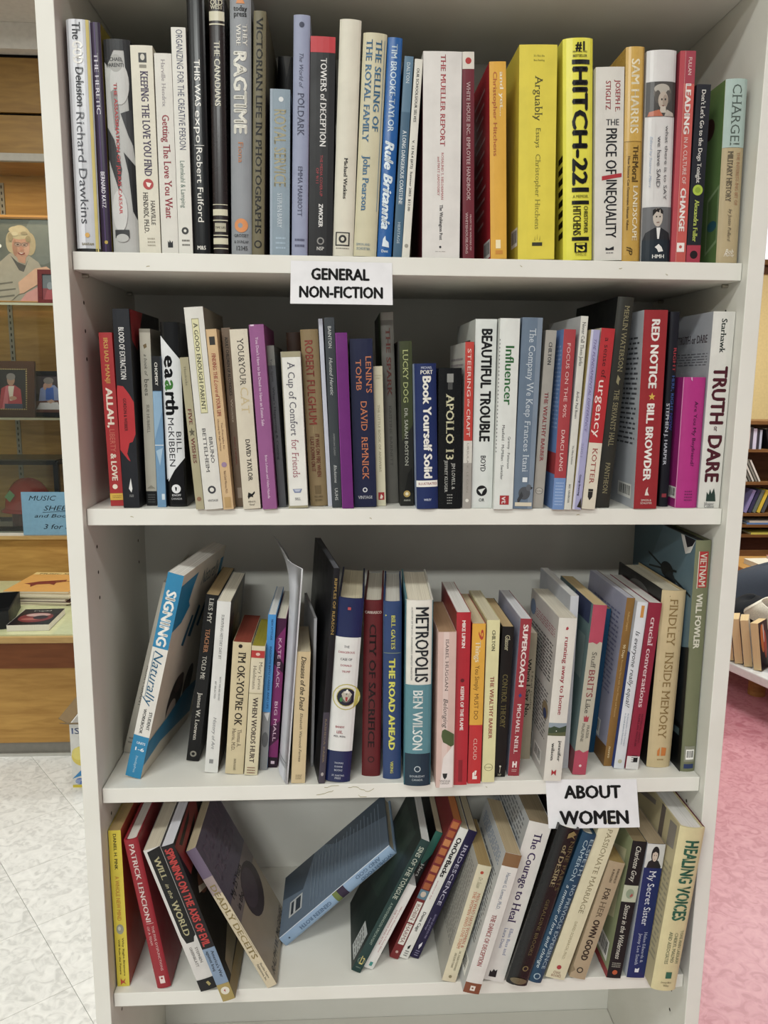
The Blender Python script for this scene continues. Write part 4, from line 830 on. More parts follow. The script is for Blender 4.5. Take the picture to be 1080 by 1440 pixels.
bk_('price','white paperback with tall black lettering and a red slash, topmost shelf','#dad6cc',[T('JOSEPH E.',.78,.065,.225,.18,'#a63d42','b'),T('STIGLITZ',.44,.07,.215,.18,'#a63d42','b'),H('THE',.37,.83,.278,'#3a3a40','b'),T('PRICE OF',.58,.31,.545,.40,'#26262c','b'),T('INEQUALITY',.60,.575,.88,.40,'#26262c','b'),P('#b32b34',(.24,.555),(.95,.54),(.95,.56),(.24,.577)),P('#26262c',(.40,.93),(.52,.937),(.70,.925),(.70,.945),(.40,.945)),G(.42,.68,.955,.965,1,'#55555a')])
bk_('harris','gold hardback with pale lettering, torn at the head, topmost shelf','#c39a3c',[Bd(0,.43,'#d0a646'),Bd(.43,.432,'#8a6a22'),Bd(0,1,'#a9832c',.93,1),T('SAM HARRIS',.52,.055,.395,.46,'#efe4c3','b'),T('THE',.62,.45,.52,.3,'#5a4520','b'),T('Moral',.62,.525,.62,.36,'#5a4520','b'),T('LANDSCAPE',.66,.64,.90,.28,'#efe4c3','b'),T('How Science Can Determine Human Values',.26,.50,.85,.13,'#5a4520','b'),T('fP',.40,.93,.97,.34,'#4c3c1c','i')],gloss=.15,coat=.4)
wom=[Bd(.145,.305,'#4a4744'),ell(.52,.195,.30,.038,'#6f6962'),ell(.50,.178,.26,.022,'#b3aca0'),ell(.36,.215,.10,.03,'#5a554f'),ell(.72,.215,.10,.03,'#5a554f'),ell(.55,.232,.17,.040,'#b9ab9b'),ell(.62,.236,.09,.03,'#a39484'),ell(.50,.228,.028,.005,'#3a3532'),ell(.62,.228,.028,.005,'#3a3532'),P('#7d4a40',(.50,.255),(.60,.255),(.55,.262)),P('#c8bdae',(.46,.26),(.64,.26),(.66,.29),(.44,.29)),P('#c06a4c',(.06,.305),(.10,.285),(.42,.275),(.56,.305)),P('#b9b0a4',(.60,.305),(.68,.275),(.92,.29),(.94,.305))]
man=[Bd(.735,.895,'#6a6a6c'),P('#2e2f34',(.02,.895),(.10,.86),(.40,.835),(.62,.835),(.92,.86),(.98,.895)),P('#e6e4e0',(.46,.835),(.60,.835),(.56,.89),(.50,.89)),ell(.50,.785,.17,.045,'#c3b8ab'),P('#2a2624',(.32,.78),(.32,.75),(.42,.742),(.60,.742),(.68,.755),(.68,.77),(.45,.757)),ell(.45,.782,.025,.004,'#2a2624'),ell(.57,.782,.025,.004,'#2a2624'),P('#8a6a60',(.45,.808),(.56,.806),(.55,.812),(.46,.813))]
bk_('welty','white hardback with portraits of a woman above and man below','#d9d6d3',wom+man+[Bd(.895,1,'#26313b'),T('what there is to SAY',.72,.35,.70,.12,'#4b4b50',''),T('we have SAID',.47,.40,.64,.14,'#4b4b50',''),T('Edited by Suzanne Marrs',.20,.40,.64,.08,'#8fa3bd','i'),Bd(.34,.70,'#bdbbb8',.32,.325),P('#e8e6e0',(.42,.93),(.55,.915),(.66,.93),(.72,.95),(.55,.955),(.5,.94)),H('HMH',.34,.76,.975,'#e8e6e0','b',.13)],R='#26313b',gloss=.2,coat=.3)
bk_('leading','red and salmon paperback with white capitals, topmost shelf','#c8564e',[Bd(0,.15,'#a5394a'),Bd(0,1,'#b7434c',.0,.30),Bd(.0,1,'#e2b0a8',.33,.345),T('FULLAN',.66,.03,.11,.22,'#e8cfc9',''),T('LEADING',.62,.15,.385,.36,'#f0e6df','B'),T('IN A CULTURE OF',.62,.40,.62,.26,'#e8cfc9',''),T('CHANGE',.62,.64,.85,.36,'#f0e6df','B'),Bd(.905,.95,'#f0e6df',.36,.86),E(.60,.925,.10,'#c8564e')],L='#9a3341')  # the thin pale line down the spine is a highlight put into the colour
bk_('dogs','short dark navy paperback with a yellow green disc and red foot','#22242f',[T('Don\'t Let\'s Go to the Dogs Tonight',.52,.03,.545,.30,'#e6e2da','b'),E(.52,.585,.36,'#a8c02f'),E(.52,.585,.2,'#8ba525'),T('Alexandra Fuller',.52,.64,.88,.32,'#c3d155','b'),Bd(.90,1,'#a93346'),E(.52,.955,.28,'#2a1a20')])
bk_('charge','hardback with pale blue head and tan body, rightmost on the topmost shelf','#b7a47c',[Bd(0,.365,'#a9bdb5'),T('CHARGE!',.52,.03,.355,.44,'#4e5a52',''),T('THE INTEREST-ING BIT OF',.74,.39,.68,.16,'#b0805c',''),T('MILITARY HISTORY',.36,.385,.66,.24,'#6d6350','b'),T('by Justin Pollard',.50,.70,.88,.16,'#6d6350','i'),H('Bob',.35,.75,.935,'#efe8d8','i'),H('Murray',.3,.8,.955,'#efe8d8','i')],L='#66854a',Li=[ell(.72,.22,.10,.06,'#4a2a22'),P('#8fa677',(.75,.62),(.97,.56),(.97,.88),(.75,.94)),P('#5d7a44',(.77,.635),(.95,.58),(.95,.865),(.77,.92)),ell(.86,.78,.09,.03,'#2e5d68')],R='#a39b83')
# ---- row 2
bk_('allah','red paperback with pale capitals and yellow foot band, second shelf far left','#ab2a2c',[T('IRSHAD MANJI',.50,.03,.285,.34,'#d3a04c','b'),T('ALLAH,',.50,.31,.54,.50,'#ecdcc8','B'),T('LIBERTY',.52,.55,.68,.42,'#c96a58',''),T('& LOVE',.50,.69,.85,.44,'#ecdcc8','B'),E(.45,.885,.2,'#ecdcc8'),Bd(.925,.965,'#d9b13a'),G(.2,.9,.935,.955,2,'#8a6a20')])
bk_('blood','tall black paperback with red map shape spreading down its spine','#22242b',[P('#b5262c',(.05,.375),(.40,.38),(.75,.42),(1,.46),(1,.62),(.80,.66),(.60,.665),(.42,.72),(.60,.76),(.45,.75),(.18,.72),(0,.70),(0,.40)),T('BLOOD OF EXTRACTION',.48,.09,.345,.34,'#e5e2de','b'),T('GORDON & WEBBER',.45,.44,.605,.20,'#3c1418','b'),P('#d9d9d6',(.40,.90),(.55,.845),(.62,.90),(.55,.92)),G(.42,.68,.93,.945,2,'#9a9a98')],R='#26272c',Ri=[P('#8e2327',(.02,.0),(.42,.0),(.30,.10),(.2,.2),(.05,.15))],L='#b5262c')
bk_('bees','grey and cream paperback with thin dark lettering, black foot','#b2ac9c',[Bd(0,.02,'#8c8778'),P('#6d5a38',(.3,.09),(.6,.08),(.65,.10),(.4,.11)),T('a book of',.50,.14,.26,.30,'#4c4a42','i'),T('bees',.50,.275,.37,.42,'#4c4a42',''),T('SUE HUBBELL',.5,.42,.58,.26,'#6a675c',''),P('#8c8778',(.1,.90),(.9,.90),(.5,.88)),Bd(.915,1,'#1b1b1c'),G(.15,.85,.93,.985,4,'#5a5a58')],R='#8f8a7d')
bk_('chomsky','slim paperback black at the top and light blue below','#6b93b5',[Bd(0,.225,'#1f1f22'),T('CHOMSKY',.5,.04,.19,.34,Wt,'b'),P('#88aac6',(.0,.23),(1,.23),(1,.36),(0,.55)),Bd(.58,.585,'#dbe3e8',.0,1),P('#9fbbd0',(.1,.62),(.9,.60),(.5,.72)),Bd(.91,.95,'#d0dbe2',.55,.9)],R='#38536b')
bk_('eaarth','black hardback with big white lozenge and the word eaarth','#18181a',[P('#e2e3e4',(.0,.07),(0,.85),(.98,.73),(.98,.20)),P('#e2e3e4',(0,.07),(.98,.28),(.98,.70),(.08,.86)),T('e',.46,.175,.24,.62,K,'B'),T('a',.46,.245,.30,.62,K,'B'),T('a',.46,.305,.365,.62,'#3f7d33','B'),T('rth',.46,.37,.495,.66,K,'B'),T('BILL',.74,.585,.70,.26,'#3a3a3d',''),T('McKIBBEN',.36,.51,.775,.32,'#3a3a3d',''),E(.48,.90,.24,'#e6e6e6'),P(K,(.42,.888),(.52,.892),(.50,.91),(.44,.912)),H('KNOPF',.25,.72,.935,'#c9c9c9','b'),H('CANADA',.2,.76,.955,'#c9c9c9','')],gloss=.12,coat=.4)
bk_('wishes','short beige paperback with brown lettering and a small star','#a9a180',[T('Hendricks',.5,.06,.18,.26,'#6d6750',''),T('FIVE',.5,.33,.435,.42,'#7a3f38','b'),P('#5f5a48',(.5,.455),(.6,.475),(.85,.477),(.65,.49),(.75,.51),(.5,.498),(.25,.51),(.35,.49),(.15,.477),(.4,.475)),T('WISHES',.5,.52,.69,.42,'#7a3f38','b'),E(.5,.93,.28,'#8f6a50')])
bk_('parent','tall cream paperback with boxed title lettering, second shelf','#d9d6cd',[Bd(.055,.515,'#7d7850',.34,.72),Bd(.058,.512,'#d9d4a6',.36,.70),T('A GOOD ENOUGH PARENT',.53,.075,.50,.22,'#4b4940','b'),T('BRUNO',.72,.635,.765,.19,'#4b4a4c',''),T('BETTELHEIM',.40,.59,.81,.19,'#4b4a4c',''),E(.5,.90,.22,'#3f3f44'),E(.5,.90,.12,'#d9d6cd'),H('VINTAGE',.22,.78,.955,'#3f3f44','')],R='#8b8272')
bk_('finding','slim peach paperback with red lettering and small black emblem','#cfae80',[Bd(.04,.085,'#37332e',.25,.78),T('FINDING THE',.52,.13,.27,.36,'#a4493c','b'),T('Love',.54,.275,.345,.44,'#a4493c','i'),T('of YOUR LIFE',.52,.35,.475,.36,'#a4493c','b'),T('Ten Principles for',.66,.51,.66,.15,'#6a4a3a',''),T('Choosing the Right Partner',.34,.49,.67,.15,'#6a4a3a',''),E(.5,.745,.26,'#9a7f9a'),T('Neil Clark Warren, Ph.D.',.5,.78,.91,.2,'#6a4a3a',''),Bd(.93,.99,'#b7955f',.2,.8)])
bk_('adult','narrow brown paperback with black capitals set slightly back','#766250',[T('ADULT CHILDREN OF ALCOHOLICS',.5,.05,.37,.36,'#1d1a18','b'),T('Woititz',.5,.39,.52,.22,'#c0b09c',''),T('WHAT IS NORMAL',.5,.60,.76,.22,'#7a2c28',''),Bd(.89,.95,'#a09080',.3,.8)])
bk_('cat','cream paperback with dark serif lettering and a small running cat emblem','#d3c9b4',[T('YOU&YOUR',.55,.05,.305,.34,'#3b3431',''),T('CAT',.58,.315,.46,.46,'#c8b48a',''),T('DAVID TAYLOR',.55,.605,.84,.26,'#3b3431','b'),P('#1c1a1a',(.30,.93),(.36,.905),(.55,.915),(.72,.90),(.74,.91),(.60,.925),(.62,.935),(.50,.93),(.40,.935),(.35,.945)),H('Alfred A.',.3,.75,.958,'#3b3431',''),H('Knopf',.38,.68,.975,'#3b3431','')])
bk_('estate','orchid pink paperback with small white lettering, second shelf','#95558a',[T('You Don\'t Have to be Dead to Have an Estate Sale',.48,.065,.54,.20,'#e3c6dc','b'),T('Brian Lehman and Helen Hazuda',.52,.70,.94,.17,'#e3c6dc','b'),Bd(0,.008,'#e3c6dc',.1,.35)],R='#87407a')
bk_('spirit','slim dark grey paperback tucked behind the pink one','#57585c',[Bd(0,.12,'#7d7c76'),T('Your Spirit',.5,.08,.22,.3,'#2c2c2e',''),T('What\'s Happening & Coming',.5,.25,.70,.30,'#33343a','b')])
bk_('comfort','white paperback with pale olive head and grey serif lettering','#e4e2da',[Bd(0,.035,'#a29a7c'),Bd(0,1,'#9b9784',0,.05),T('A Cup of Comfort',.50,.065,.53,.36,'#565360',''),T('for Friends',.50,.555,.80,.36,'#a1626c',''),P('#7f88a8',(.25,.875),(.75,.875),(.66,.90),(.34,.90)),P('#b9bfd0',(.32,.878),(.68,.878),(.6,.892),(.4,.892)),H('SELL',.35,.65,.94,'#565360',''),Bd(.985,1,'#a29a7c')])
bk_('brownback','dark brown hardback standing behind the white and tan books','#4c3428')
bk_('fulghum','tan hardback with tall brick red capitals, second shelf','#8a7551',[T('ROBERT FULGHUM',.45,.06,.53,.46,'#8e3a2e','b'),Bd(.54,.58,'#b09a6a',.42,.44),T('IT WAS ON FIRE WHEN',.62,.585,.83,.24,'#6d3326','b'),T('I LAY DOWN ON IT',.32,.60,.80,.24,'#6d3326','b'),P('#6f5c3c',(.3,.88),(.68,.88),(.66,.93),(.32,.93)),H('VILLARD',.25,.75,.945,'#5a4a30','b'),H('BOOKS',.3,.7,.965,'#5a4a30','b')],R='#7a6645')
bk_('lavender','thin pale lavender booklet standing in for the left cover of the slate grey book','#c8c8d4')  # stand-in for the turned left cover of the slate grey paperback
bk_('bainton','tall slim slate grey paperback with pale lettering, second shelf','#3c4145',[T('BAINTON',.5,.045,.155,.34,'#c9cbc8',''),T('Hunted Heretic',.5,.205,.40,.36,'#c9cbc8','i'),T('AMERICAN CLASSIC',.5,.60,.72,.16,'#9a9c99',''),T('Blackstone',.5,.77,.865,.3,'#c9cbc8','i'),T('UUHS',.5,.895,.96,.32,'#c9cbc8','')],L='#a9abb8')
bk_('purple','slim plain violet paperback without lettering, second shelf','#6c1f72',[Bd(0,1,'#8a3a8e',.0,.06)],L='#3b2240')
bk_('lenin','navy paperback with orange serif capitals in two lines','#1f2549',[T('LENIN\'S',.80,.10,.315,.24,'#c9764a',''),T('TOMB',.36,.12,.30,.24,'#c9764a',''),T('DAVID  REMNICK',.55,.365,.83,.28,'#c9764a',''),E(.5,.895,.11,'#c9c9cc'),E(.5,.895,.06,'#1f2549'),H('VINTAGE',.18,.82,.94,'#c9c9cc','')])
bk_('little','short narrow cream book with faint lettering and red square at foot','#cfc8aa',[H('JONATHAN',.15,.85,.065,'#a39a78',''),H('SWIFT',.25,.75,.085,'#a39a78',''),T('THE LITTLE BOOK OF ANSWERS',.5,.27,.75,.24,'#8f876c',''),Bd(.90,.955,'#a3282c',.2,.85),P('#e6d8c8',(.35,.945),(.5,.912),(.7,.93),(.6,.948))])
bk_('spark','tall grey hardback with dark green and black back cover, second shelf','#6f6d66',[Bd(0,.04,'#8a8880'),T('THE SPARK',.55,.08,.43,.34,'#713c36','b'),T('KRISTINE BARNETT',.55,.48,.80,.20,'#54524c','')],L='#23281f',Li=[Bd(0,1,'#2e4a24',.70,1)])
bk_('lucky','dark olive paperback with pale green capitals and a gold disc','#2a2a24',[P('#3d4326',(.1,.0),(1,.0),(1,.5),(.2,.6)),T('LUCKY DOG',.52,.05,.365,.36,'#b3b878',''),T('DR. SARAH BOSTON',.52,.40,.75,.24,'#b9b8a8',''),P('#15150f',(.3,.92),(.6,.80),(.9,.76),(1,.92)),E(.5,.925,.25,'#b99a50'),E(.5,.925,.12,'#e8dcb8'),H('ANANSI',.25,.75,.965,'#c9c8b8','')])
bk_('solid','short royal blue hardback with heavy white lettering and white band','#1d2f66',[H('MICHAEL',.30,.80,.028,'#cfd4e6',''),H('PORT',.27,.83,.058,Wt,'b'),T('Book Yourself Solid',.56,.085,.785,.38,Wt,'B'),Bd(.80,.845,Wt,.0,.98),H('ILLUSTRATED',.10,.95,.822,'#8d2f3a','b'),H('WILEY',.33,.68,.935,'#cfd4e6','b')],L='#a9b8d6')
bk_('apollo','short black paperback with a large pale number thirteen title','#121314',[Bd(.04,.10,'#8d8d88',.36,.64),Bd(.10,.15,'#4a4a48',.4,.6),T('APOLLO 13',.50,.18,.645,.34,'#cfcaa4','b'),T('JIM LOVELL &',.66,.67,.86,.14,'#b9b9b2',''),T('JEFFREY KLUGER',.34,.65,.88,.13,'#b9b9b2',''),G(.38,.62,.89,.97,4,'#8d8d88')],gloss=.15,coat=.5,L='#33343a')
bk_('steering','slim paperback red above and grey below with white back cover','#b9b3aa',[Bd(0,.585,'#c0392f'),Bd(.585,.72,'#cfcac0'),Bd(.72,1,'#a09a92'),T('STEERING',.5,.04,.32,.42,'#e8cfc6',''),T('the',.5,.335,.38,.3,'#e8cfc6','i'),T('CRAFT',.5,.395,.56,.42,'#e8cfc6',''),T('URSULA K. LE GUIN',.5,.60,.90,.24,'#8a847a',''),E(.5,.95,.2,'#e0dcd2')],L='#cfccc6',Li=[G(.1,.9,.08,.22,4,'#9a8f96')])
bk_('trouble','thick white paperback with black stencil capitals, second shelf','#d6d9d4',[T('BEAUTIFUL TROUBLE',.56,.05,.64,.50,'#1c1d1f','B'),T('BOYD',.52,.715,.80,.26,'#3a3b3c','b'),E(.48,.905,.26,'#1c1d1f'),P('#d6d9d4',(.30,.90),(.48,.895),(.66,.89),(.52,.91),(.48,.925)),H('OR',.35,.62,.955,'#3a3b3c','b')],L='#d0d2cd',Li=[Bd(.10,.11,'#3c3d3f',.30,.75),G(.1,.9,.2,.5,8,'#6d6e70')])
bk_('influencer','white paperback with tall green lettering and small red square','#dadcd6',[T('Influencer',.55,.14,.445,.46,'#2f6b38','b'),T('Grenny · Patterson',.68,.61,.78,.14,'#3f4042',''),T('Maxfield · McMillan · Switzler',.36,.55,.84,.14,'#3f4042',''),Bd(.925,.975,'#a82b30',.3,.78),T('vt',.55,.93,.97,.3,'#e6d8d4','b'),G(0,.04,.1,.7,30,'#6d6e70')])
bk_('company','slate blue paperback with white lettering and a grey parrot at the foot','#66778a',[Bd(0,1,'#7d8b9b',.75,1),T('The Company We Keep',.55,.055,.51,.32,'#c3cbd2',''),T('Frances Itani',.53,.53,.80,.30,'#c3cbd2',''),P('#dfe3e4',(.42,.855),(.66,.855),(.66,.83),(.42,.83)),ell(.55,.915,.30,.035,'#4f5257'),ell(.76,.885,.14,.018,'#5f6369'),P('#26272a',(.86,.88),(.98,.885),(.88,.895)),P('#3b3d41',(.2,.95),(.4,.905),(.5,.93),(.25,.975)),Bd(.965,.985,'#d8cdb4',.1,.95)],R='#4f5c6b')
bk_('barber','grey paperback with slender dark red capitals and an oval at the foot','#a59f95',[T('CHILTON',.52,.065,.19,.32,'#37353a','b'),T('THE WEALTHY BARBER',.5,.34,.73,.36,'#8f3038','b'),E(.5,.90,.36,'#5d5a55',.9),E(.5,.90,.31,'#b3ada3',.9),H('Stoddart',.24,.76,.90,'#3f3d3a','')])
bk_('focus','paperback with a red spine and light blue back cover, white lettering','#a73a3f',[T('FOCUS ON THE 90%',.50,.075,.48,.30,'#e0b8b2',''),T('DARCI LANG',.50,.55,.78,.30,'#e6c8c2',''),Bd(.82,1,'#6f8fc0'),G(.15,.85,.84,.98,8,'#9db3d6')],L='#6b8cc4',Li=[T('',0,0,1,.1,K) if False else G(.80,.97,.08,.55,20,'#9cb2da'),Bd(.68,.80,'#a73a3f')])
bk_('jerks','tall slim white paperback with condensed black lettering','#d3d1c6',[T('Never Call Them Jerks',.5,.03,.25,.46,'#35363a',''),T('Arthur Paul Boers',.5,.38,.52,.36,'#35363a',''),T('The Alban Institute',.5,.66,.76,.24,'#5a5b5e',''),T('REF: VAN/BOER',.5,.865,.965,.26,'#35363a','')],L='#c3c4c6')
bk_('lavbook','slim lavender paperback with pale yellow back cover and scuffed foot','#a3a1c6',[Bd(0,1,'#c9c7da',.0,.25),T('THE FUNDAMENTAL DIFFERENCE',.58,.05,.56,.30,'#6a5d8a','i'),T('2001',.4,.62,.70,.3,'#8d8aa8',''),T('George Bowering',.55,.80,.92,.22,'#2f2b40','b'),P('#3a3424',(.5,.985),(.9,.93),(1,.99))],L='#cdb878')
bk_('urgency','paperback red above and cream below with heavy serif lettering','#d8cfba',[Bd(0,.625,'#b4242a'),T('a sense of',.52,.05,.27,.34,'#3d1a1c',''),T('urgency',.50,.28,.595,.52,'#ecd9cf',''),T('KOTTER',.52,.655,.855,.36,'#9a3a34',''),P('#2e2b2a',(.34,.90),(.70,.90),(.68,.93),(.5,.95),(.35,.93)),Bd(.885,.898,'#2e2b2a',.34,.70)])
bk_('merlin','tallest charcoal hardback on the second shelf with gold lettering and black cover','#34332c',[T('MERLIN WATERSON',.60,.04,.345,.30,'#8f8664',''),T('THE SERVANTS\' HALL',.58,.43,.70,.32,'#8f8664',''),T('PANTHEON',.56,.78,.93,.30,'#8f8664',''),P('#8f8664',(.5,.36),(.7,.38),(.5,.40),(.65,.41),(.45,.395))],L='#16181b',pg='#3a3733')
bk_('notice','thick red paperback with white capitals and gold star, second shelf right','#972228',[T('RED NOTICE',.52,.045,.385,.34,'#ece6df','B'),P('#d9b23c',(.52,.405),(.56,.42),(.66,.42),(.58,.43),(.62,.443),(.52,.434),(.42,.443),(.46,.43),(.38,.42),(.48,.42)),T('BILL BROWDER',.50,.46,.855,.32,'#ece6df','B'),P('#dcd0c6',(.45,.93),(.5,.90),(.58,.885),(.56,.91),(.64,.93)),H('SIMON &',.3,.75,.955,'#dcd0c6',''),H('SCHUSTER',.28,.78,.97,'#dcd0c6','')],L='#b9bcc2',Li=[G(.45,.93,.12,.68,22,'#55575c'),BC(.62,.92,.88,.955)])
bk_('harper','narrow near-black hardback right of the thick red paperback','#1b1c28',[T('RIGHT',.7,.18,.30,.34,'#a5343c','b'),T('HERE, RIGHT',.7,.32,.50,.34,'#3d5a9a','b'),T('NOW',.7,.51,.60,.34,'#3a3f8a','b'),T('STEPHEN J. HARPER',.3,.46,.78,.34,'#c9ccd6','b'),Bd(.93,.95,'#8d2f3a',.2,.7)])
bk_('boyfriend','short bright magenta book with worn edges and thin lettering','#b3277f',[Bd(0,1,'#d48fb6',.0,.02),T('Are You My Boyfriend?',.60,.18,.675,.16,'#4c1c48',''),G(.35,.7,.86,.95,4,'#7a2460'),P('#dba0c4',(.28,.0),(.34,.0),(.36,.03),(.30,.02))],L='#a3227a',Li=[BC(.70,.97,.84,.93)])
bk_('truth','thick white paperback with large maroon capitals, rightmost on second shelf','#d9d7cf',[T('Starhawk',.52,.035,.205,.24,'#22332e','b'),T('TRUTH',.55,.27,.565,.64,'#571c2a','B'),T('or',.55,.575,.60,.22,'#571c2a','b'),T('DARE',.55,.62,.865,.64,'#571c2a','B'),P('#2b4038',(.35,.965),(.35,.915),(.45,.93),(.5,.90),(.58,.925),(.68,.895),(.76,.93),(.80,.965)),H('Harper',.28,.74,.977,'#55575a',''),H('Collins',.28,.74,.99,'#55575a','')],L='#b4b6bd',Li=[T('',0,0,1,.1,K) if False else H('TRUTH or DARE',.38,.93,.13,'#55414a','b'),G(.3,.95,.20,.27,5,'#7a7b82')])
# ---- row 3
bk_('grant','greyish white hardback leaning behind the blue and white workbook','#b9b3a6',[T('ADAM GRANT',.6,.48,.72,.34,'#5d5a52',''),G(.3,.8,.90,.95,2,'#7d7a72')],L='#c3bdb0')
bk_('signing','large leaning workbook with blue and white spine, white lettered head','#e3dfd6',[Bd(0,.355,'#2684b0'),T('SIGNING',.50,.08,.345,.62,'#efece4','B'),T('Naturally',.52,.37,.64,.58,'#1f5f80','i'),Bd(.375,.60,'#1f5f80',.17,.20),T('STUDENT',.78,.665,.755,.20,'#3a3a3c','b'),T('WORKBOOK',.40,.655,.78,.20,'#3a3a3c','b'),Bd(.79,1,'#2684b0'),H('UNITS',.30,.85,.825,'#dfe9ee','b'),H('1-6',.28,.85,.855,'#eef2f4','b',.24),T('DawnSignPress',.5,.89,.975,.14,'#b9d4e0','')],R='#d8cdb9',Ri=[P('#1f7fa8',(0,.05),(.36,.04),(.30,.10),(.26,.17),(.31,.20),(.18,.26),(0,.27)),Bd(.06,.18,'#1f7fa8',.92,1),H('Naturally',.48,.90,.09,'#1b4a5e','i',.12),P('#1b5a75',(.30,.40),(.42,.27),(.46,.28),(.36,.42)),P('#1b5a75',(.42,.38),(.55,.24),(.60,.26),(.50,.40)),P('#1b5a75',(.60,.36),(.75,.22),(.78,.24),(.66,.38)),ell(.44,.72,.16,.13,'#3a3431'),ell(.40,.78,.10,.07,'#b7a795'),ell(.48,.64,.09,.05,'#5a4a42'),ell(.72,.70,.10,.10,'#4a413c'),P('#1f7fa8',(0,.81),(.35,.79),(.7,.74),(1,.76),(1,.95),(.3,.90),(0,.93))],pg='#e9e6e0')
bk_('lies','black paperback with typewriter lettering leaning right of the workbook','#1a191a',[T('LIES MY',.5,.02,.165,.34,'#cfc9bd','b'),T('TEACHER',.5,.20,.34,.34,'#c98a5c','b'),T('TOLD ME',.5,.36,.50,.34,'#cfc9bd','b'),T('James W. Loewen',.5,.58,.87,.32,'#cfc9bd','b'),E(.5,.955,.26,'#8d887c'),E(.5,.955,.13,'#1a191a')],R='#191818',pg='#b39a72')
bk_('history','white paperback with small grey lettering and a picture cover of brown tones','#dcdbd6',[T('SURVIVING HISTORY DAY BY',.5,.075,.33,.20,'#5d5d5d',''),T('WITTY, WISE AND WICKED',.66,.43,.57,.12,'#5d5d5d',''),T('BY SELECTED',.34,.46,.56,.12,'#5d5d5d',''),T('History of Art',.5,.67,.86,.26,'#77777a','i'),Bd(.92,.945,'#8a8a8a',.3,.6)],R='#4a3f2c',Ri=[P('#6d5e33',(.2,.05),(.8,.02),(.9,.5),(.3,.6)),P('#2c2620',(.05,.1),(.3,.1),(.2,.7),(.05,.7)),ell(.6,.3,.2,.12,'#a98d4e'),ell(.45,.62,.16,.12,'#7a3d28')])
bk_('imok','short cream paperback with bold brown lettering and red stained top edge','#cfbf98',[E(.42,.03,.11,'#2b2118'),T('I\'M OK-YOU\'RE OK',.54,.075,.625,.40,'#2f241c','b'),T('Thomas A.',.66,.655,.79,.22,'#5a4c3c',''),T('Harris, M.D.',.36,.65,.82,.20,'#5a4c3c',''),T('AVON BOOKS',.50,.88,.97,.12,'#4a3d30','')],L='#c3b189',Li=[G(.6,.97,.3,.7,12,'#a3946e')],pg='#c9b58c',top='#8a4030')
bk_('words','short cream paperback with red publisher patch and yellow stained top edge','#d4c8a6',[Bd(.035,.09,'#b5302c'),ell(.5,.062,.16,.012,'#e3b8a8'),Bd(.10,.35,'#d9cdb0'),T('Mary Lynne',.76,.12,.33,.24,'#5a5246',''),T('Heldmann',.34,.15,.33,.24,'#5a5246',''),Bd(.36,.363,'#8a7d60'),T('WHEN WORDS HURT',.52,.39,.90,.36,'#4a3a38','b'),G(.2,.8,.93,.99,3,'#8a5a4a')],pg='#bfb27c',top='#9c9030')
bk_('blueslim','slim bright blue paperback with a grey photograph at the foot','#3f8fd0',[T('NEW ATTITUDE',.58,.03,.16,.26,'#1c4a78','b'),T('INSIGHTS INTO CAREER AND LIFE',.58,.20,.60,.26,'#1c4a78','b'),Bd(.62,1,'#8a8b8d'),P('#d0d0d0',(.2,.63),(.9,.62),(.7,.68)),ell(.5,.80,.4,.05,'#5d5e61')],L='#3f8fd0',pg='#e3e4e4')
bk_('kate','slim magenta and plum paperback with a mottled pattern and white capitals','#7a1f60',[P('#4c1640',(0,0),(1,0),(1,.05),(0,.14)),P('#3c1234',(0,.20),(1,.30),(1,.36),(0,.30)),P('#4c1640',(0,.72),(1,.68),(1,.80),(0,.86)),T('KATE BLACK',.5,.13,.46,.34,'#d9b3c6',''),T('BIG MALL',.5,.55,.82,.34,'#d9b3c6',''),Bd(.93,1,'#2a1228'),Bd(.955,.975,'#cfb8c6',.3,.7)])
def magazine():
    sh,kind,x,y,z,th,yaw,t,h,d=GEO['magazine']
    r=thing('magazine',(x,y,z),'tall thin white magazine with a curling upper rear corner, third shelf','magazine',G3); r.rotation_euler=(0,rad(th),0)
    ny,nz=14,12
    def pos(u,v,off):
        # plan curve: swings left behind the front edge, curls further left towards the top
        bend=-0.0130*math.sin(min(1,u*4)*math.pi/2)-0.036*v**9*u**1.1
        return (bend+off,u*d,v*h)
    for name,a,b_,m_ in (('front_cover',0.0014,0.0018,mat('#dfe0e6',.3,.2)),('back_cover',0.0,0.0004,mat('#d9dae2',.3,.2)),('pages',0.0005,0.0013,mat('#e6e6e6',.7))):
        mb=MB(); vs=[pos(j/ny,i/nz,o_) for o_ in (a,b_) for i in range(nz+1) for j in range(ny+1)]
        n0=(ny+1)*(nz+1); fs=[]
        for i in range(nz):
            for j in range(ny):
                q=i*(ny+1)+j; fs.append((q,q+ny+1,q+ny+2,q+1)); fs.append((n0+q,n0+q+1,n0+q+ny+2,n0+q+ny+1))
        rim=[i*(ny+1) for i in range(nz+1)]+[nz*(ny+1)+j for j in range(1,ny+1)]+[i*(ny+1)+ny for i in range(nz-1,-1,-1)]+list(range(ny-1,0,-1))
        for i in range(len(rim)): p_,q_=rim[i],rim[(i+1)%len(rim)]; fs.append((p_,q_,n0+q_,n0+p_))
        mb.add(vs,fs,m_)
        if name=='back_cover':
            def pl(p,q,off): u=1-p/d; v=q/h; P_=pos(u,v,-off*2); return P_
            for k_ in range(8): pass
            printed([Bd(.905,.912,'#8d8f94'),Bd(.92,.935,'#a9abb2',.5,.98),Bd(.875,.882,'#b9bbc2',.2,.6)],d,h,pl,mb,.3,.2,split=14)
        o=mb.build(name,r,smooth=True)
magazine(); SERIF[0]=False
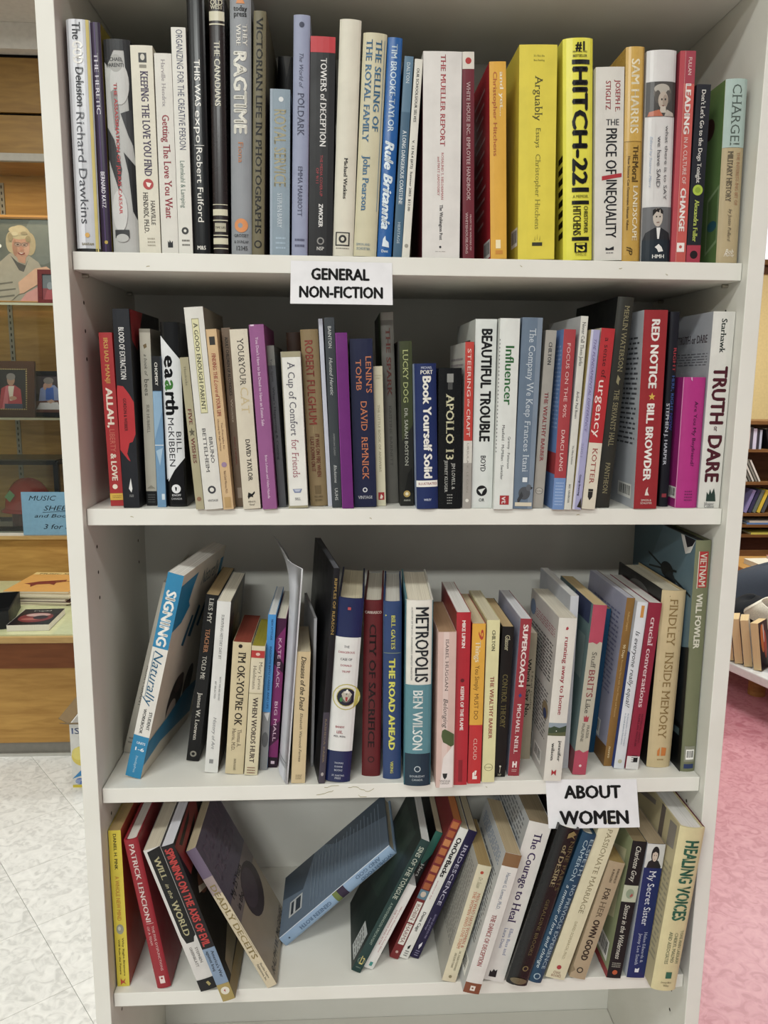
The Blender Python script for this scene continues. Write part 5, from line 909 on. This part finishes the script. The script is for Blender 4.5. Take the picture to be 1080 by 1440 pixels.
bk_('diseases','short thick cream paperback with black handwritten lettering down its spine','#cfb98e',[T('Diseases of the Dead',.55,.035,.44,.36,'#2b2620','ib'),T('Elizabeth Warnock Fernea',.55,.46,.83,.20,'#3a342c','i'),G(.3,.75,.93,.97,3,'#7a6a4a')],L='#b9a57c',Li=[G(.85,.98,.2,.9,30,'#8a7a58')],pg='#cfc4aa')
bk_('whiteback','plain white slim book behind the short cream paperback','#cfcfd3',[Bd(.98,1,'#b9b9bd')],pg='#d9d9dc')
bk_('ripples','tall black and slate slim paperback with gold lettering, third shelf','#1f2024',[Bd(.66,1,'#46414c'),T('RIPPLES OF REASON',.5,.045,.30,.42,'#b3924a',''),T('RASHEDA KABIR',.5,.69,.90,.28,'#8d7a5a',''),E(.5,.955,.22,'#a9a3a0',1.4)],L='#1a1b1f',pg='#5d5f66')
seal=[E(.60,.525,.55,'#b9ad4e'),E(.60,.525,.51,'#dcd8cd'),E(.60,.525,.40,'#b9ad4e'),E(.60,.525,.37,'#1e2138'),ell(.60,.53,.20,.026,'#5c5a50'),P('#b9b2a0',(.40,.510),(.50,.492),(.60,.515),(.70,.492),(.82,.510),(.72,.535),(.64,.550),(.58,.550),(.48,.535)),P('#dcd8cd',(.50,.497),(.60,.487),(.72,.497),(.70,.505),(.52,.505)),ell(.62,.490,.04,.007,'#e6e2d8'),ell(.40,.540,.06,.012,'#3a7a3c'),P('#a83a3a',(.56,.525),(.66,.525),(.64,.548),(.58,.548)),G(.22,.98,.480,.482,1,'#8a8350')]
bk_('trump','navy hardback with a broad white panel and round eagle seal','#1e2a5c',[Bd(.205,.825,'#dedcd8'),H('THE',.36,.58,.255,'#3a3a44','b'),H('DANGEROUS',.16,.80,.285,'#a23c48','b'),H('CASE OF',.26,.72,.322,'#3a3a44','b'),H('DONALD',.28,.72,.355,'#a23c48','b'),H('TRUMP',.34,.68,.388,'#a23c48','b')]+seal+[H('BANDY',.26,.62,.69,'#a23c48','b'),H('LEE,',.32,.56,.718,'#a23c48','b'),H('M.D., M.Div.',.22,.70,.742,'#3a3a44','b'),P('#b5484c',(.40,.045),(.52,.045),(.52,.06),(.40,.06)),H('THOMAS',.32,.68,.89,'#c9ccd6',''),H('DUNNE',.34,.66,.91,'#c9ccd6',''),H('BOOKS',.34,.66,.93,'#c9ccd6',''),H('ST. MARTIN\'S',.25,.75,.96,'#c9ccd6',''),H('PRESS',.38,.62,.975,'#c9ccd6','')],R='#1a2450',gloss=.18,coat=.3,pg='#d3c9ae')
bk_('sacrifice','dark red hardback with black capitals, right of the eagle seal book','#661c20',[H('CARRASCO',.06,.94,.065,'#d9c8bc','b'),T('CITY OF SACRIFICE',.50,.13,.83,.36,'#2b1214','b'),E(.5,.90,.18,'#3a1416'),E(.5,.90,.12,'#661c20')],L='#541a1c',pg='#cbc6b8')
bk_('road','slate blue hardback with yellow capitals, third shelf','#2f4572',[Bd(.01,.29,'#6d7d8d',.02,.03),Bd(.28,.283,'#8d9a7a',.05,.97),P('#d3cf55',(.12,.07),(.20,.075),(.12,.08)),T('BILL GATES',.55,.075,.26,.22,'#d3cf55','b'),T('THE ROAD AHEAD',.50,.31,.83,.34,'#e0dc55','B'),T('VIKING',.50,.895,.965,.16,'#d3cf55','b')],pg='#d3d0c8')
bk_('metropolis','thick hardback with white, teal and dark bands and tall black title','#e2ddd2',[Bd(.445,.82,'#578892'),Bd(.82,1,'#22394a'),Bd(0,1,'#2f6a78',.97,1),Bd(0,1,'#2f6a78',0,.03),T('METROPOLIS',.62,.035,.43,.50,'#2b3036','b'),T('A HISTORY OF THE CITY, HUMANKIND\'S GREATEST INVENTION',.24,.035,.42,.06,'#5d6468',''),T('BEN WILSON',.50,.475,.80,.38,'#e3e6e2','b'),E(.5,.905,.12,'#c3ccd0'),E(.5,.905,.09,'#22394a'),H('DOUBLEDAY',.22,.78,.945,'#c3ccd0',''),H('CANADA',.30,.70,.965,'#c3ccd0','')],L='#578892',gloss=.25)
bk_('belonging','speckled pink paperback with green leaf shape near the foot','#d3b3a8',[Bd(0,1,'#dcc3ba',.3,.6),T('ISABEL HUGGAN',.5,.045,.37,.17,'#4a3d38',''),T('Belonging',.48,.42,.61,.26,'#3a332e','i'),P('#4c5a34',(.30,.625),(.45,.615),(.70,.63),(.98,.65),(.98,.72),(.80,.73),(.60,.715),(.36,.70),(.26,.66)),P('#e3d9d4',(.4,.80),(.95,.72),(.95,1),(.2,1)),P('#2f3030',(.36,.905),(.64,.905),(.60,.93),(.5,.945),(.40,.93)),H('VINTAGE',.2,.8,.955,'#4a3d38',''),H('CANADA',.25,.75,.97,'#4a3d38','')],top='#a98a6c')
bk_('keeper','bright red paperback with bold white lettering, white page tops','#b3202c',[T('MIKE LIPKIN',.52,.045,.20,.24,'#f0dfd8','B'),E(.5,.385,.14,'#6a1820'),T('KEEPER OF THE FLAME',.52,.42,.675,.24,'#f0dfd8','B'),Bd(.85,.98,'#8a1822',.35,.65)],gloss=.2,coat=.3,L='#8d1a24',pg='#e6e4e0')
bk_('things','paperback yellow above and red below with white lettering','#c22a2c',[Bd(0,.625,'#e0a62a'),T('9',.68,.035,.10,.40,'#b8402a','b'),T('Things',.48,.105,.235,.40,'#f0e2be','b'),T('You Simply',.48,.255,.41,.34,'#6a4a1c',''),T('MUST DO',.48,.43,.59,.32,'#6a4a1c',''),T('CLOUD',.5,.71,.845,.28,'#e8b8ac',''),P('#efe0d6',(.35,.97),(.35,.93),(.50,.92),(.50,.95),(.70,.95),(.70,.97)),P('#efe0d6',(.52,.945),(.52,.915),(.68,.915),(.60,.945))],pg='#d6c7a6')
bk_('barber2','pale yellow paperback with dark red capitals, third shelf','#ddd6a0',[T('CHILTON',.55,.06,.185,.26,'#3b3a2e','b'),T('THE WEALTHY BARBER',.55,.34,.725,.30,'#9a3a3a','b'),E(.5,.905,.34,'#7a7850',.9),E(.5,.905,.30,'#ddd6a0',.9),H('Stoddart',.24,.76,.905,'#4a4a36','')],pg='#d8d0b4')
bk_('control','black paperback with olive gold lettering, third shelf','#1d1c18',[T('Glasser',.5,.055,.155,.42,'#c3bd9a','b'),T('CONTROL THEORY',.5,.31,.665,.46,'#6d6338','b'),P('#d8d3be',(.5,.92),(.62,.925),(.54,.935),(.52,.97),(.48,.97),(.5,.935),(.42,.925)),H('HP',.35,.65,.985,'#b9b39a','')],pg='#c3ab82')
bk_('coach','brick red paperback with white capitals and lavender back cover','#99303a',[T('SUPERCOACH',.52,.035,.425,.44,'#ecdcd6','B'),P('#33447a',(.5,.465),(.66,.48),(.5,.495),(.34,.48)),T('MICHAEL NEILL',.52,.535,.855,.36,'#ecdcd6','b'),P('#ecdcd6',(.32,.945),(.32,.905),(.45,.905),(.45,.918),(.6,.918),(.6,.905),(.72,.905),(.72,.945),(.6,.945),(.6,.93),(.45,.93),(.45,.945)),G(.3,.75,.955,.975,2,'#d8b8b2')],L='#a9a8bd',pg='#dedfe4')
bk_('sayno','beige paperback with bold black lettering half hidden behind the brick red one','#a89c84',[T('When I Say No,',.40,.20,.66,.42,'#26231e','b'),T('I Feel Guilty',.75,.30,.60,.2,'#4a4538','')])
bk_('running','thick white paperback with red lettering, landscape photo and printed back cover','#dbd6cb',[P('#a83240',(.44,.055),(.52,.05),(.58,.06),(.54,.07),(.42,.07)),T('running away to home',.55,.11,.585,.24,'#a8404a','b'),Bd(.635,.715,'#8d9aa3'),Bd(.665,.715,'#5a6040'),P('#3a4a34',(0,.672),(.3,.655),(.6,.665),(1,.65),(1,.69),(0,.70)),E(.45,.685,.03,'#d9d9d4'),T('jennifer',.74,.745,.875,.17,'#3f3f3f','b'),T('wilson',.36,.76,.87,.17,'#3f3f3f','b'),P('#a82a30',(.40,.965),(.40,.925),(.52,.94),(.66,.925),(.66,.965),(.53,.95))],L='#c9c5bf',Li=[G(.15,.92,.08,.14,4,'#a85a66'),G(.10,.90,.18,.42,11,'#4c4a4c'),G(.10,.90,.48,.78,13,'#5a585a'),ell(.84,.60,.10,.055,'#8d7a5a'),ell(.84,.62,.06,.03,'#2f3f6a'),ell(.12,.10,.10,.05,'#6d86a8'),BC(.22,.52,.84,.95),BC(.60,.85,.86,.95)],pg='#d9d3c4')
bk_('whiteplain','plain white book standing behind the thick white paperback','#c9cbd0',[],L='#b9bcc4',pg='#dcdcda')
bk_('brits','worn paperback with pink painted head and foot on beige, teal back cover','#b9b39f',[P('#b4455a',(0,0),(1,0),(1,.215),(.8,.21),(.6,.225),(.3,.215),(0,.22)),P('#b4455a',(0,.86),(.3,.85),(.6,.865),(1,.85),(1,1),(0,1)),T('Stuff',.52,.27,.365,.34,'#5d5a52',''),T('BRITS',.52,.375,.535,.46,'#8f3a42',''),T('Like',.50,.545,.63,.34,'#4a4742',''),P('#a8404a',(.32,.645),(.42,.655),(.5,.64),(.58,.655),(.70,.645),(.66,.68),(.36,.68)),T('FRASER',.74,.70,.78,.2,'#5d5a52',''),T('McALPINE',.38,.69,.80,.2,'#5d5a52',''),E(.5,.945,.10,'#e3c8c8')],L='#6c8585',Li=[Bd(0,.12,'#3c4464',.5,.95),P('#8a9e9c',(.7,.2),(.9,.2),(.9,.45),(.7,.45)),Bd(.86,1,'#7a2c34')],pg='#cbb68c')
bk_('navy','deep teal blue book standing back beside the pink headed one','#154668',[],L='#123c5a',pg='#8a7a5a')
bk_('ochre','slim ochre brown paperback with pale lavender back cover','#8a642c',[T('Professor Longmire',.5,.08,.19,.24,'#c9a86a',''),T('90 Days',.5,.27,.35,.3,'#e6d2a4','b'),T('Becoming Savvy with Your Money and Finances',.5,.36,.70,.20,'#c9a86a',''),T('nuvvo',.5,.88,.95,.30,'#e6d2a4','')],L='#a9a9c0',Li=[G(.2,.9,.10,.6,18,'#77779a'),P('#7a5626',(0,.93),(1,.88),(1,1),(0,1)),BC(.5,.8,.78,.88)],pg='#bdbdc9')
bk_('equal','white paperback with black handwritten lettering and blue lower back edge','#d6d8dc',[Bd(.02,.09,'#c98a3c',.42,.72),T('Is everyone really equal?',.45,.17,.625,.42,'#26272b','i'),T('An Introduction to Key Concepts',.66,.66,.86,.13,'#4c6f8d',''),T('in Social Justice Education',.40,.66,.85,.13,'#4c6f8d',''),E(.5,.955,.2,'#b9b49a')],L='#c3c8d2',Li=[Bd(.3,1,'#2a4a94')],pg='#dcdcdc')
bk_('crucial','crimson paperback with white lowercase lettering and white foot','#8e1f37',[T('crucial conversations',.50,.085,.62,.40,'#e3c3c6','b'),T('PATTERSON, GRENNY,',.72,.66,.84,.14,'#4a1422',''),T('McMILLAN, SWITZLER',.50,.66,.86,.14,'#4a1422',''),Bd(.92,1,'#dcd8d6'),P('#1c1c1e',(.5,.93),(.85,.925),(.85,.955),(.5,.955)),G(.35,.8,.91,.96,4,'#2a2a2c')],pg='#d8d6d2')
bk_('findley','thick sand coloured hardback with thin gold capitals and orange emblem','#c9b488',[T('FINDLEY  INSIDE MEMORY',.50,.045,.83,.34,'#8a7040',''),P('#c9762e',(.36,.90),(.46,.88),(.46,.93),(.36,.93)),P('#c9762e',(.52,.88),(.74,.885),(.72,.93),(.52,.93)),G(.38,.68,.945,.96,1,'#9a7a44'),E(.3,.03,.015,'#5a4a30'),E(.8,.22,.012,'#5a4a30'),E(.2,.5,.012,'#5a4a30')],L='#23211f',Li=[ell(.5,.10,.25,.07,'#5d5c5a'),ell(.55,.13,.12,.04,'#8d8b88')],R='#2a2223',pg='#d3cbb6')
bk_('vietnam','tall green backed hardback with helicopter jacket and torn corner, third shelf right','#76795a',[Bd(.045,.195,'#b3302f',.24,.82),Bd(.045,.20,'#d9d3c3',.20,.24),T('VIETNAM',.53,.052,.19,.44,'#ded8c8','b'),T('WILL FOWLER',.45,.22,.455,.38,'#ddd8c6','B'),Bd(.885,.955,'#8d8d7c',.2,.9),BC(.3,.85,.90,.945),Bd(.965,.985,'#2f3f6a',.22,.86)],L='#5f7884',Li=[P('#4f6873',(0,0),(.5,0),(.3,.2),(0,.25)),P('#1f262b',(.28,.145),(.97,.235),(.97,.245),(.28,.155)),P('#1f262b',(.30,.205),(.75,.165),(.75,.175),(.30,.213)),ell(.60,.185,.10,.035,'#1f262b'),ell(.66,.235,.09,.05,'#28323a'),P('#28323a',(.60,.25),(.72,.25),(.74,.30),(.58,.29)),P('#1c2226',(.1,.40),(.35,.38),(.5,.45),(.7,.42),(.9,.47),(1,.45),(1,.80),(.1,.80)),ell(.62,.60,.22,.12,'#2f3a36'),P('#0f1214',(0,.75),(1,.80),(1,1),(0,1)),P('#3f4f52',(.1,.86),(.95,.82),(.95,.85),(.1,.90)),P('#e3e0dc',(.78,0),(.99,.0),(.93,.06),(.86,.075),(.81,.03)),P('#26222c',(.83,0),(.99,0),(.95,.03),(.88,.045))],R='#5d604a',pg='#3a3836')
# ---- row 4
bk_('pink','yellow spined paperback with orange red cover, lowest row far left','#ddc92b',[T('DANIEL H. PINK',.5,.02,.245,.26,'#3b3418','b'),T('A WHOLE NEW MIND',.5,.285,.57,.34,'#c98c2a','b'),ell(.5,.625,.30,.032,'#9a9c86'),ell(.45,.62,.12,.014,'#c9c9b4'),T('Why Right-Brainers',.68,.68,.93,.15,'#6a5c1c','b'),T('Will Rule the Future',.36,.69,.92,.15,'#6a5c1c','b'),P('#c0482a',(.3,.99),(.3,.945),(.5,.965),(.72,.945),(.6,.97),(.75,.985),(.5,.975))],R='#b0401f',pg='#b39a6c')
bk_('lencioni','red hardback with white capitals leaning left, lowest row','#9a1f2b',[T('PATRICK LENCIONI',.50,.03,.545,.36,'#e3cfc9','b'),Bd(.555,.557,'#e3cfc9',.3,.8),T('THE FIVE DYSFUNCTIONS',.68,.575,.88,.16,'#d8b8b4',''),T('OF A TEAM',.36,.575,.70,.16,'#d8b8b4',''),Bd(.915,.965,'#e3cfc9',.34,.70),E(.52,.93,.08,'#9a1f2b')],R='#8d1f29',pg='#d8d2ca')
bk_('world','white paperback with black label and gilt capitals leaning left','#d6d1cc',[P('#191818',(.18,.015),(.98,.0),(.98,.62),(.85,.63),(.75,.66),(.30,.66),(.18,.60)),T('WILL',.55,.06,.215,.32,'#c3b98c','b'),T('in the',.55,.245,.345,.22,'#c3b98c','i'),T('WORLD',.55,.365,.61,.36,'#c3b98c','b'),T('STEPHEN',.72,.70,.81,.15,'#5a5550',''),T('GREENBLATT',.42,.69,.83,.15,'#5a5550',''),Bd(.92,1,'#151414'),P('#a99a5c',(.5,.945),(.65,.94),(.75,.965),(.6,.975))],L='#b9b5ae',pg='#cfc6b2')
bk_('spinning','black paperback with jagged red lettering, foot jutting over the shelf edge','#1f1518',[T('SPINNING ON THE AXIS OF EVIL',.50,.02,.64,.60,'#c03a36','B'),Bd(.655,.89,'#7d92ab'),T('America\'s War',.70,.675,.85,.24,'#20242c','b'),T('against Iraq',.34,.67,.80,.24,'#20242c','b'),Bd(.89,1,'#a38e4e'),E(.5,.935,.34,'#d9d2c0'),P('#a8323a',(.4,.93),(.55,.925),(.5,.945))],R='#17120f',Ri=[P('#8a2c2c',(0,.02),(.9,.0),(.7,.20),(.1,.24)),P('#1f1518',(.1,.05),(.6,.03),(.5,.06),(.15,.08)),P('#1f1518',(.15,.12),(.7,.09),(.6,.12),(.2,.15)),ell(.30,.36,.14,.07,'#7a4a34'),P('#c9c0a8',(.15,.34),(.4,.42),(.35,.43),(.12,.37)),P('#8d8468',(.1,.80),(.9,.66),(.9,.86),(.1,.90)),Bd(.90,1,'#8a7640')],L='#1a1416',pg='#cfcfd6')
bk_('deceits','mauve and cream paperback leaning left with a round stone on its cover','#cfc0a0',[Bd(0,.20,'#6f6076'),Bd(.20,.32,'#a08f8c'),T('DEADLY DECEITS',.52,.255,.79,.56,'#93804f','b'),P('#4a423c',(.88,.48),(.90,.77),(.92,.77),(.9,.48)),T('Sheridan Square',.68,.83,.94,.2,'#4a423c',''),T('Publications, Inc.',.36,.83,.95,.2,'#4a423c','')],R='#a3957e',Ri=[Bd(0,.42,'#5d5463'),P('#5d5463',(0,.42),(1,.42),(1,.36)),Bd(.42,.55,'#80746f'),H('DEADLY',.10,.90,.10,'#77687a','b',.15),H('DECEITS',.10,.92,.25,'#77687a','b',.15),H('My 25 Years',.12,.62,.42,'#2f2a2e','b',.07),H('in the CIA',.12,.55,.50,'#2f2a2e','b',.07),ell(.60,.60,.30,.155,'#463a3a'),ell(.55,.57,.22,.11,'#51444a'),H('RALPH W. McGEHEE',.06,.96,.945,'#3a3330','i',.07)],pg='#b9ac90')
bk_('god2','light slate blue hardback propped at a steep slant in the middle of the lowest row','#8fa9c6',[T('WOMEN FOOD',.75,.02,.30,.30,'#56718f','b'),T('AND GOD',.32,.10,.32,.30,'#56718f','b'),Bd(.42,.52,'#3b2c44'),Bd(.48,.52,'#6d7a3c'),T('GENEEN ROTH',.5,.56,.84,.34,'#56718f','b'),E(.5,.94,.08,'#3a4a5e'),Bd(0,1,'#e3e4e4',0,.03),Bd(0,1,'#e3e4e4',.97,1)],L='#6f8093',Li=[P('#52606f',(.0,.0),(.45,.0),(.15,.5),(0,.6)),P('#4c5967',(0,.7),(.5,.8),(.4,1),(0,1)),Bd(.80,.92,'#cdd0d0',.55,.80),Bd(.815,.905,'#3b4550',.575,.775),Bd(.86,.88,'#cdd0d0',.575,.775)]+[P('#8b9cad',(.10+.03*(k%4),.06+.034*k),(.95-.05*(k%3),.07+.034*k),(.95-.05*(k%3),.0735+.034*k),(.10+.03*(k%4),.067+.034*k)) for k in range(20)],pg='#c9c0a8')
bk_('sins','dark green paperback with pale lettering and gold emblem leaning right','#1f3f3c',[T('SINS OF THE TONGUE',.50,.05,.44,.46,'#c6cbb8',''),T('A MOTHERHOOD UNCAUGHT',.50,.47,.79,.24,'#9fae9f',''),E(.5,.915,.38,'#8d9a86'),E(.5,.915,.34,'#1f3f3c'),P('#c9b86a',(.36,.88),(.44,.88),(.44,.93),(.66,.93),(.66,.90),(.54,.90),(.54,.89),(.72,.89),(.72,.94),(.36,.94)),H('SUMACH',.25,.75,.965,'#9fae9f','')],L='#22302b',Li=[P('#2e3f37',(.1,.1),(.8,.05),(.7,.6),(.2,.7)),P('#c9ccc9',(.70,.78),(.93,.76),(.93,.965),(.70,.975)),G(.72,.92,.80,.96,6,'#4a4f4a')],pg='#cfd0cf')
bk_('every','short white paperback with small red lettering leaning against the dark green one','#dcd9d4',[T('What Every Woman Needs to Know About',.66,.25,.80,.14,'#a8404a',''),T('THE CHANGE AND AFTER',.36,.30,.72,.14,'#a8404a',''),Bd(.92,.965,'#3f8d86',.4,.7)],pg='#d6d6d6')
bk_('hers','teal and black paperback leaning behind the short white one','#161719',[Bd(0,.17,'#1f5f52'),P('#1f5f52',(0,.17),(1,.17),(.3,.28),(0,.24)),T('Hers',.45,.26,.36,.42,'#c9ccc6','')],pg='#bdb49c')
sh_=[Bd(0,.50,'#8d4422')]+[Bd(.015+.062*k,.060+.062*k,['#b86a34','#a6582c','#c27a44'][k%3],.12,.85) for k in range(8)]
bk_('sharma','slim orange brown book of little photos above red, white framed lettering','#7a2426',[Bd(0,.055,'#8e2f2a')]+sh_[1:]+[Bd(.50,.565,'#5d7d8d'),ell(.5,.53,.3,.02,'#c9b8a8'),Bd(.585,.895,'#e0dcd2',.2,.86),T('ROBIN SHARMA',.53,.60,.885,.40,'#7a3a38',''),Bd(.735,.745,'#7a2426',.2,.86),E(.5,.95,.16,'#c9a8a0')],pg='#c07a4a')
bk_('backs','white paperback with heavy black lettering leaning right','#dedbd4',[T('OnOurBacks',.52,.07,.37,.56,K,'B'),T('edited by',.35,.40,.55,.16,'#b0606a','i'),T('Diana Cage',.50,.64,.79,.36,K,'b'),P(K,(.35,.91),(.62,.89),(.62,.92),(.45,.93)),G(.3,.75,.935,.985,3,'#4a4a4a')],pg='#b3a890')
bk_('iris','dark indigo paperback with pale spaced capitals leaning right','#241c48',[T('IRIDESCENCE',.50,.11,.58,.40,'#c3bcd0',''),T('EDITED BY JOLIE DU PRE',.66,.65,.84,.18,'#9a92b4',''),T('Anthology',.32,.68,.78,.16,'#9a92b4',''),P('#dad6de',(.36,.90),(.62,.87),(.66,.90),(.5,.93)),G(.3,.75,.935,.985,3,'#9a92b4')],pg='#b7ab92')
bk_('hatewomen','cream paperback with red and grey lettering and printed back cover','#d6cbac',[E(.45,.06,.12,'#b5442c'),T('Dr. Susan',.5,.10,.19,.30,'#8a8468','i'),T('MEN WHO HATE WOMEN &',.70,.23,.70,.22,'#b5543c',''),T('THE WOMEN WHO LOVE THEM',.42,.22,.71,.22,'#c0603c',''),T('DR. SUSAN FORWARD',.66,.73,.90,.14,'#6a6450',''),T('AND JOAN TORRES',.40,.75,.88,.14,'#6a6450',''),E(.5,.955,.12,'#8a8060')],L='#b5b1a6',Li=[G(.1,.92,.06,.75,24,'#7d7b74')],pg='#a58d62')
bk_('dance','white paperback with brown head and foot, foot jutting over the shelf edge','#dbd7d0',[Bd(0,.09,'#83603c'),Bd(.925,1,'#83482c'),T('Harriet G. Lerner, Ph.D.',.55,.13,.39,.22,'#5a6d8a',''),T('THE DANCE OF DECEPTION',.48,.43,.80,.28,'#a03c3c','b'),Bd(.945,.98,'#e3d8cc',.36,.66),E(.5,.962,.06,'#83482c')],L='#bfc0c0',Li=[G(.1,.9,.05,.14,5,'#5d7aa0'),G(.1,.92,.18,.70,20,'#5a5a5c'),BC(.6,.92,.82,.93)],pg='#b3a284')
bk_('courage','thick white paperback with large purple serif lettering, leaning right','#d9d6cf',[T('The Courage to Heal',.55,.06,.62,.34,'#3f2b5e','b'),T('Ellen Bass and',.66,.66,.83,.14,'#5d6d9a',''),T('Laura Davis',.42,.66,.79,.14,'#5d6d9a',''),P('#1c1c20',(.28,.975),(.28,.935),(.36,.945),(.42,.925),(.50,.935),(.58,.925),(.60,.975))],L='#b7b9ba',Li=[G(.1,.9,.03,.35,12,'#6a6d72')],pg='#8f8068')
bk_('desire','black hardback with dull bronze lettering leaning right','#1d1a17',[Bd(0,1,'#121113',0,.34),T('NINE PARTS',.82,.07,.38,.18,'#6a5d3a',''),T('of DESIRE',.55,.10,.36,.22,'#9a8b66','b'),T('GERALDINE BROOKS',.60,.44,.80,.16,'#6a5d3a',''),E(.62,.885,.14,'#7a6a42'),E(.62,.885,.09,'#1d1a17'),ell(.5,.97,.4,.02,'#6a5d42'),P('#8a7848',(.5,.03),(.7,.01),(.9,.03),(.75,.04),(.9,.06),(.7,.045),(.5,.06))],gloss=.15,coat=.4)
bk_('noprev','teal navy hardback with pale serif capitals leaning right','#1f4560',[T('ELSPETH',.80,.03,.27,.26,'#a8bcc6',''),T('CAMERON',.42,.04,.31,.26,'#a8bcc6',''),T('NO PREVIOUS EXPERIENCE',.72,.33,.90,.26,'#a8bcc6',''),T('a memoir of love and change',.34,.34,.90,.24,'#c3d0d4','i'),E(.5,.955,.24,'#a8bcc6'),E(.5,.955,.18,'#1f4560')],R='#1a3a50')
bk_('passionate','pale ivory paperback with thin grey capitals partly behind the sign','#d8d0ae',[T('PASSIONATE MARRIAGE',.60,.05,.575,.26,'#8a8060',''),T('DAVID SCHNARCH, PH.D.',.55,.63,.875,.14,'#9a8f6c',''),E(.5,.925,.12,'#a83a3c'),H('OWL',.3,.7,.96,'#8a5a4a',''),H('BOOKS',.25,.75,.98,'#8a5a4a','')],pg='#cfc6ac')
bk_('owngood','tan paperback with mixed black lettering leaning right, lowest row','#ad997a',[T('EHRENREICH',.74,.05,.17,.13,'#4a3c2c','b'),T('& ENGLISH',.46,.06,.17,.13,'#4a3c2c','b'),T('FOR',.50,.22,.32,.36,'#3a2c22','b'),T('HER',.50,.335,.47,.36,'#6a5a44',''),T('OWN GOOD',.50,.49,.84,.40,'#3a2c22','B'),E(.48,.925,.20,'#3a3026'),E(.48,.925,.13,'#ad997a'),P('#8a785a',(.0,.90),(.2,.93),(.0,.96))],pg='#a08858')
bk_('sisters','black and cream paperback with a small painted picture mid spine','#1d1f20',[T('Charlotte Gray',.50,.035,.29,.36,'#d9d6c8','i'),Bd(.315,.435,'#b9bca4'),ell(.5,.375,.28,.035,'#8d9a80'),P('#a84a48',(.5,.39),(.66,.37),(.72,.39),(.55,.40)),T('Sisters in the Wilderness',.50,.455,.855,.36,'#d9d6c8','i'),G(.2,.8,.88,.92,3,'#a9a698'),E(.5,.955,.18,'#b9552c')],L='#98a078',Li=[P('#6f7f4e',(.1,.0),(.6,.0),(.3,.5),(.1,.6)),P('#c9c49c',(.5,.2),(.9,.1),(.9,.6),(.6,.7)),BC(.62,.92,.78,.92),Bd(.95,1,'#a02a30')],pg='#8a7a5c')
bk_('secret','navy paperback with a black and white portrait at its head','#20306a',[Bd(0,.175,'#cfcdca'),P('#2a2a2c',(.10,.175),(.18,.13),(.42,.11),(.72,.12),(.90,.16),(.90,.175)),ell(.50,.075,.22,.058,'#232326'),ell(.50,.085,.15,.042,'#cbb8a8'),P('#232326',(.32,.07),(.40,.04),(.62,.04),(.68,.07),(.5,.055)),ell(.45,.082,.02,.004,'#1c1c1e'),ell(.56,.082,.02,.004,'#1c1c1e'),P('#8a5a50',(.47,.107),(.54,.107),(.50,.112)),T('My Secret Sister',.52,.195,.60,.36,'#dcdde6',''),T('Helen Edwards &',.68,.65,.88,.17,'#b3b7cc',''),T('Jenny Lee Smith',.40,.66,.90,.17,'#b3b7cc',''),P('#dcdde6',(.38,.955),(.38,.925),(.5,.93),(.62,.92),(.60,.955))],L='#c9cbd4',R='#b9a98e',Ri=[Bd(.02,.06,'#b5442c',.02,.2)],pg='#a8977c')
bk_('healing','thick cream hardback with striped green capitals, rightmost in the lowest row','#d6c998',[T('HEALING VOICES',.56,.075,.56,.54,'#2f6650','B'),T('TONI ANN LAIDLAW',.80,.62,.83,.13,'#5a6a50',''),T('CHERYL MALMO',.58,.635,.82,.13,'#5a6a50',''),T('AND ASSOCIATES',.36,.63,.83,.13,'#5a6a50',''),Bd(.88,.92,'#2f6650',.44,.68),H('Jossey-Bass',.30,.72,.945,'#6a6448',''),H('Wiley',.4,.64,.965,'#6a6448','')]+[Bd(.12+.06*k,.123+.06*k,'#d6c998',.26,.86) for k in range(7)],L='#c3b58c',Li=[P('#6a5f58',(.62,.0),(.70,.0),(.72,.7),(.64,.7)),P('#8a8078',(.05,.08),(.5,.03),(.5,.06),(.05,.12)),P('#8d857c',(.80,.03),(.93,.02),(.93,.16),(.80,.18)),G(.75,.95,.25,.85,18,'#a0977c')],R='#6a2030',pg='#dcdad8')
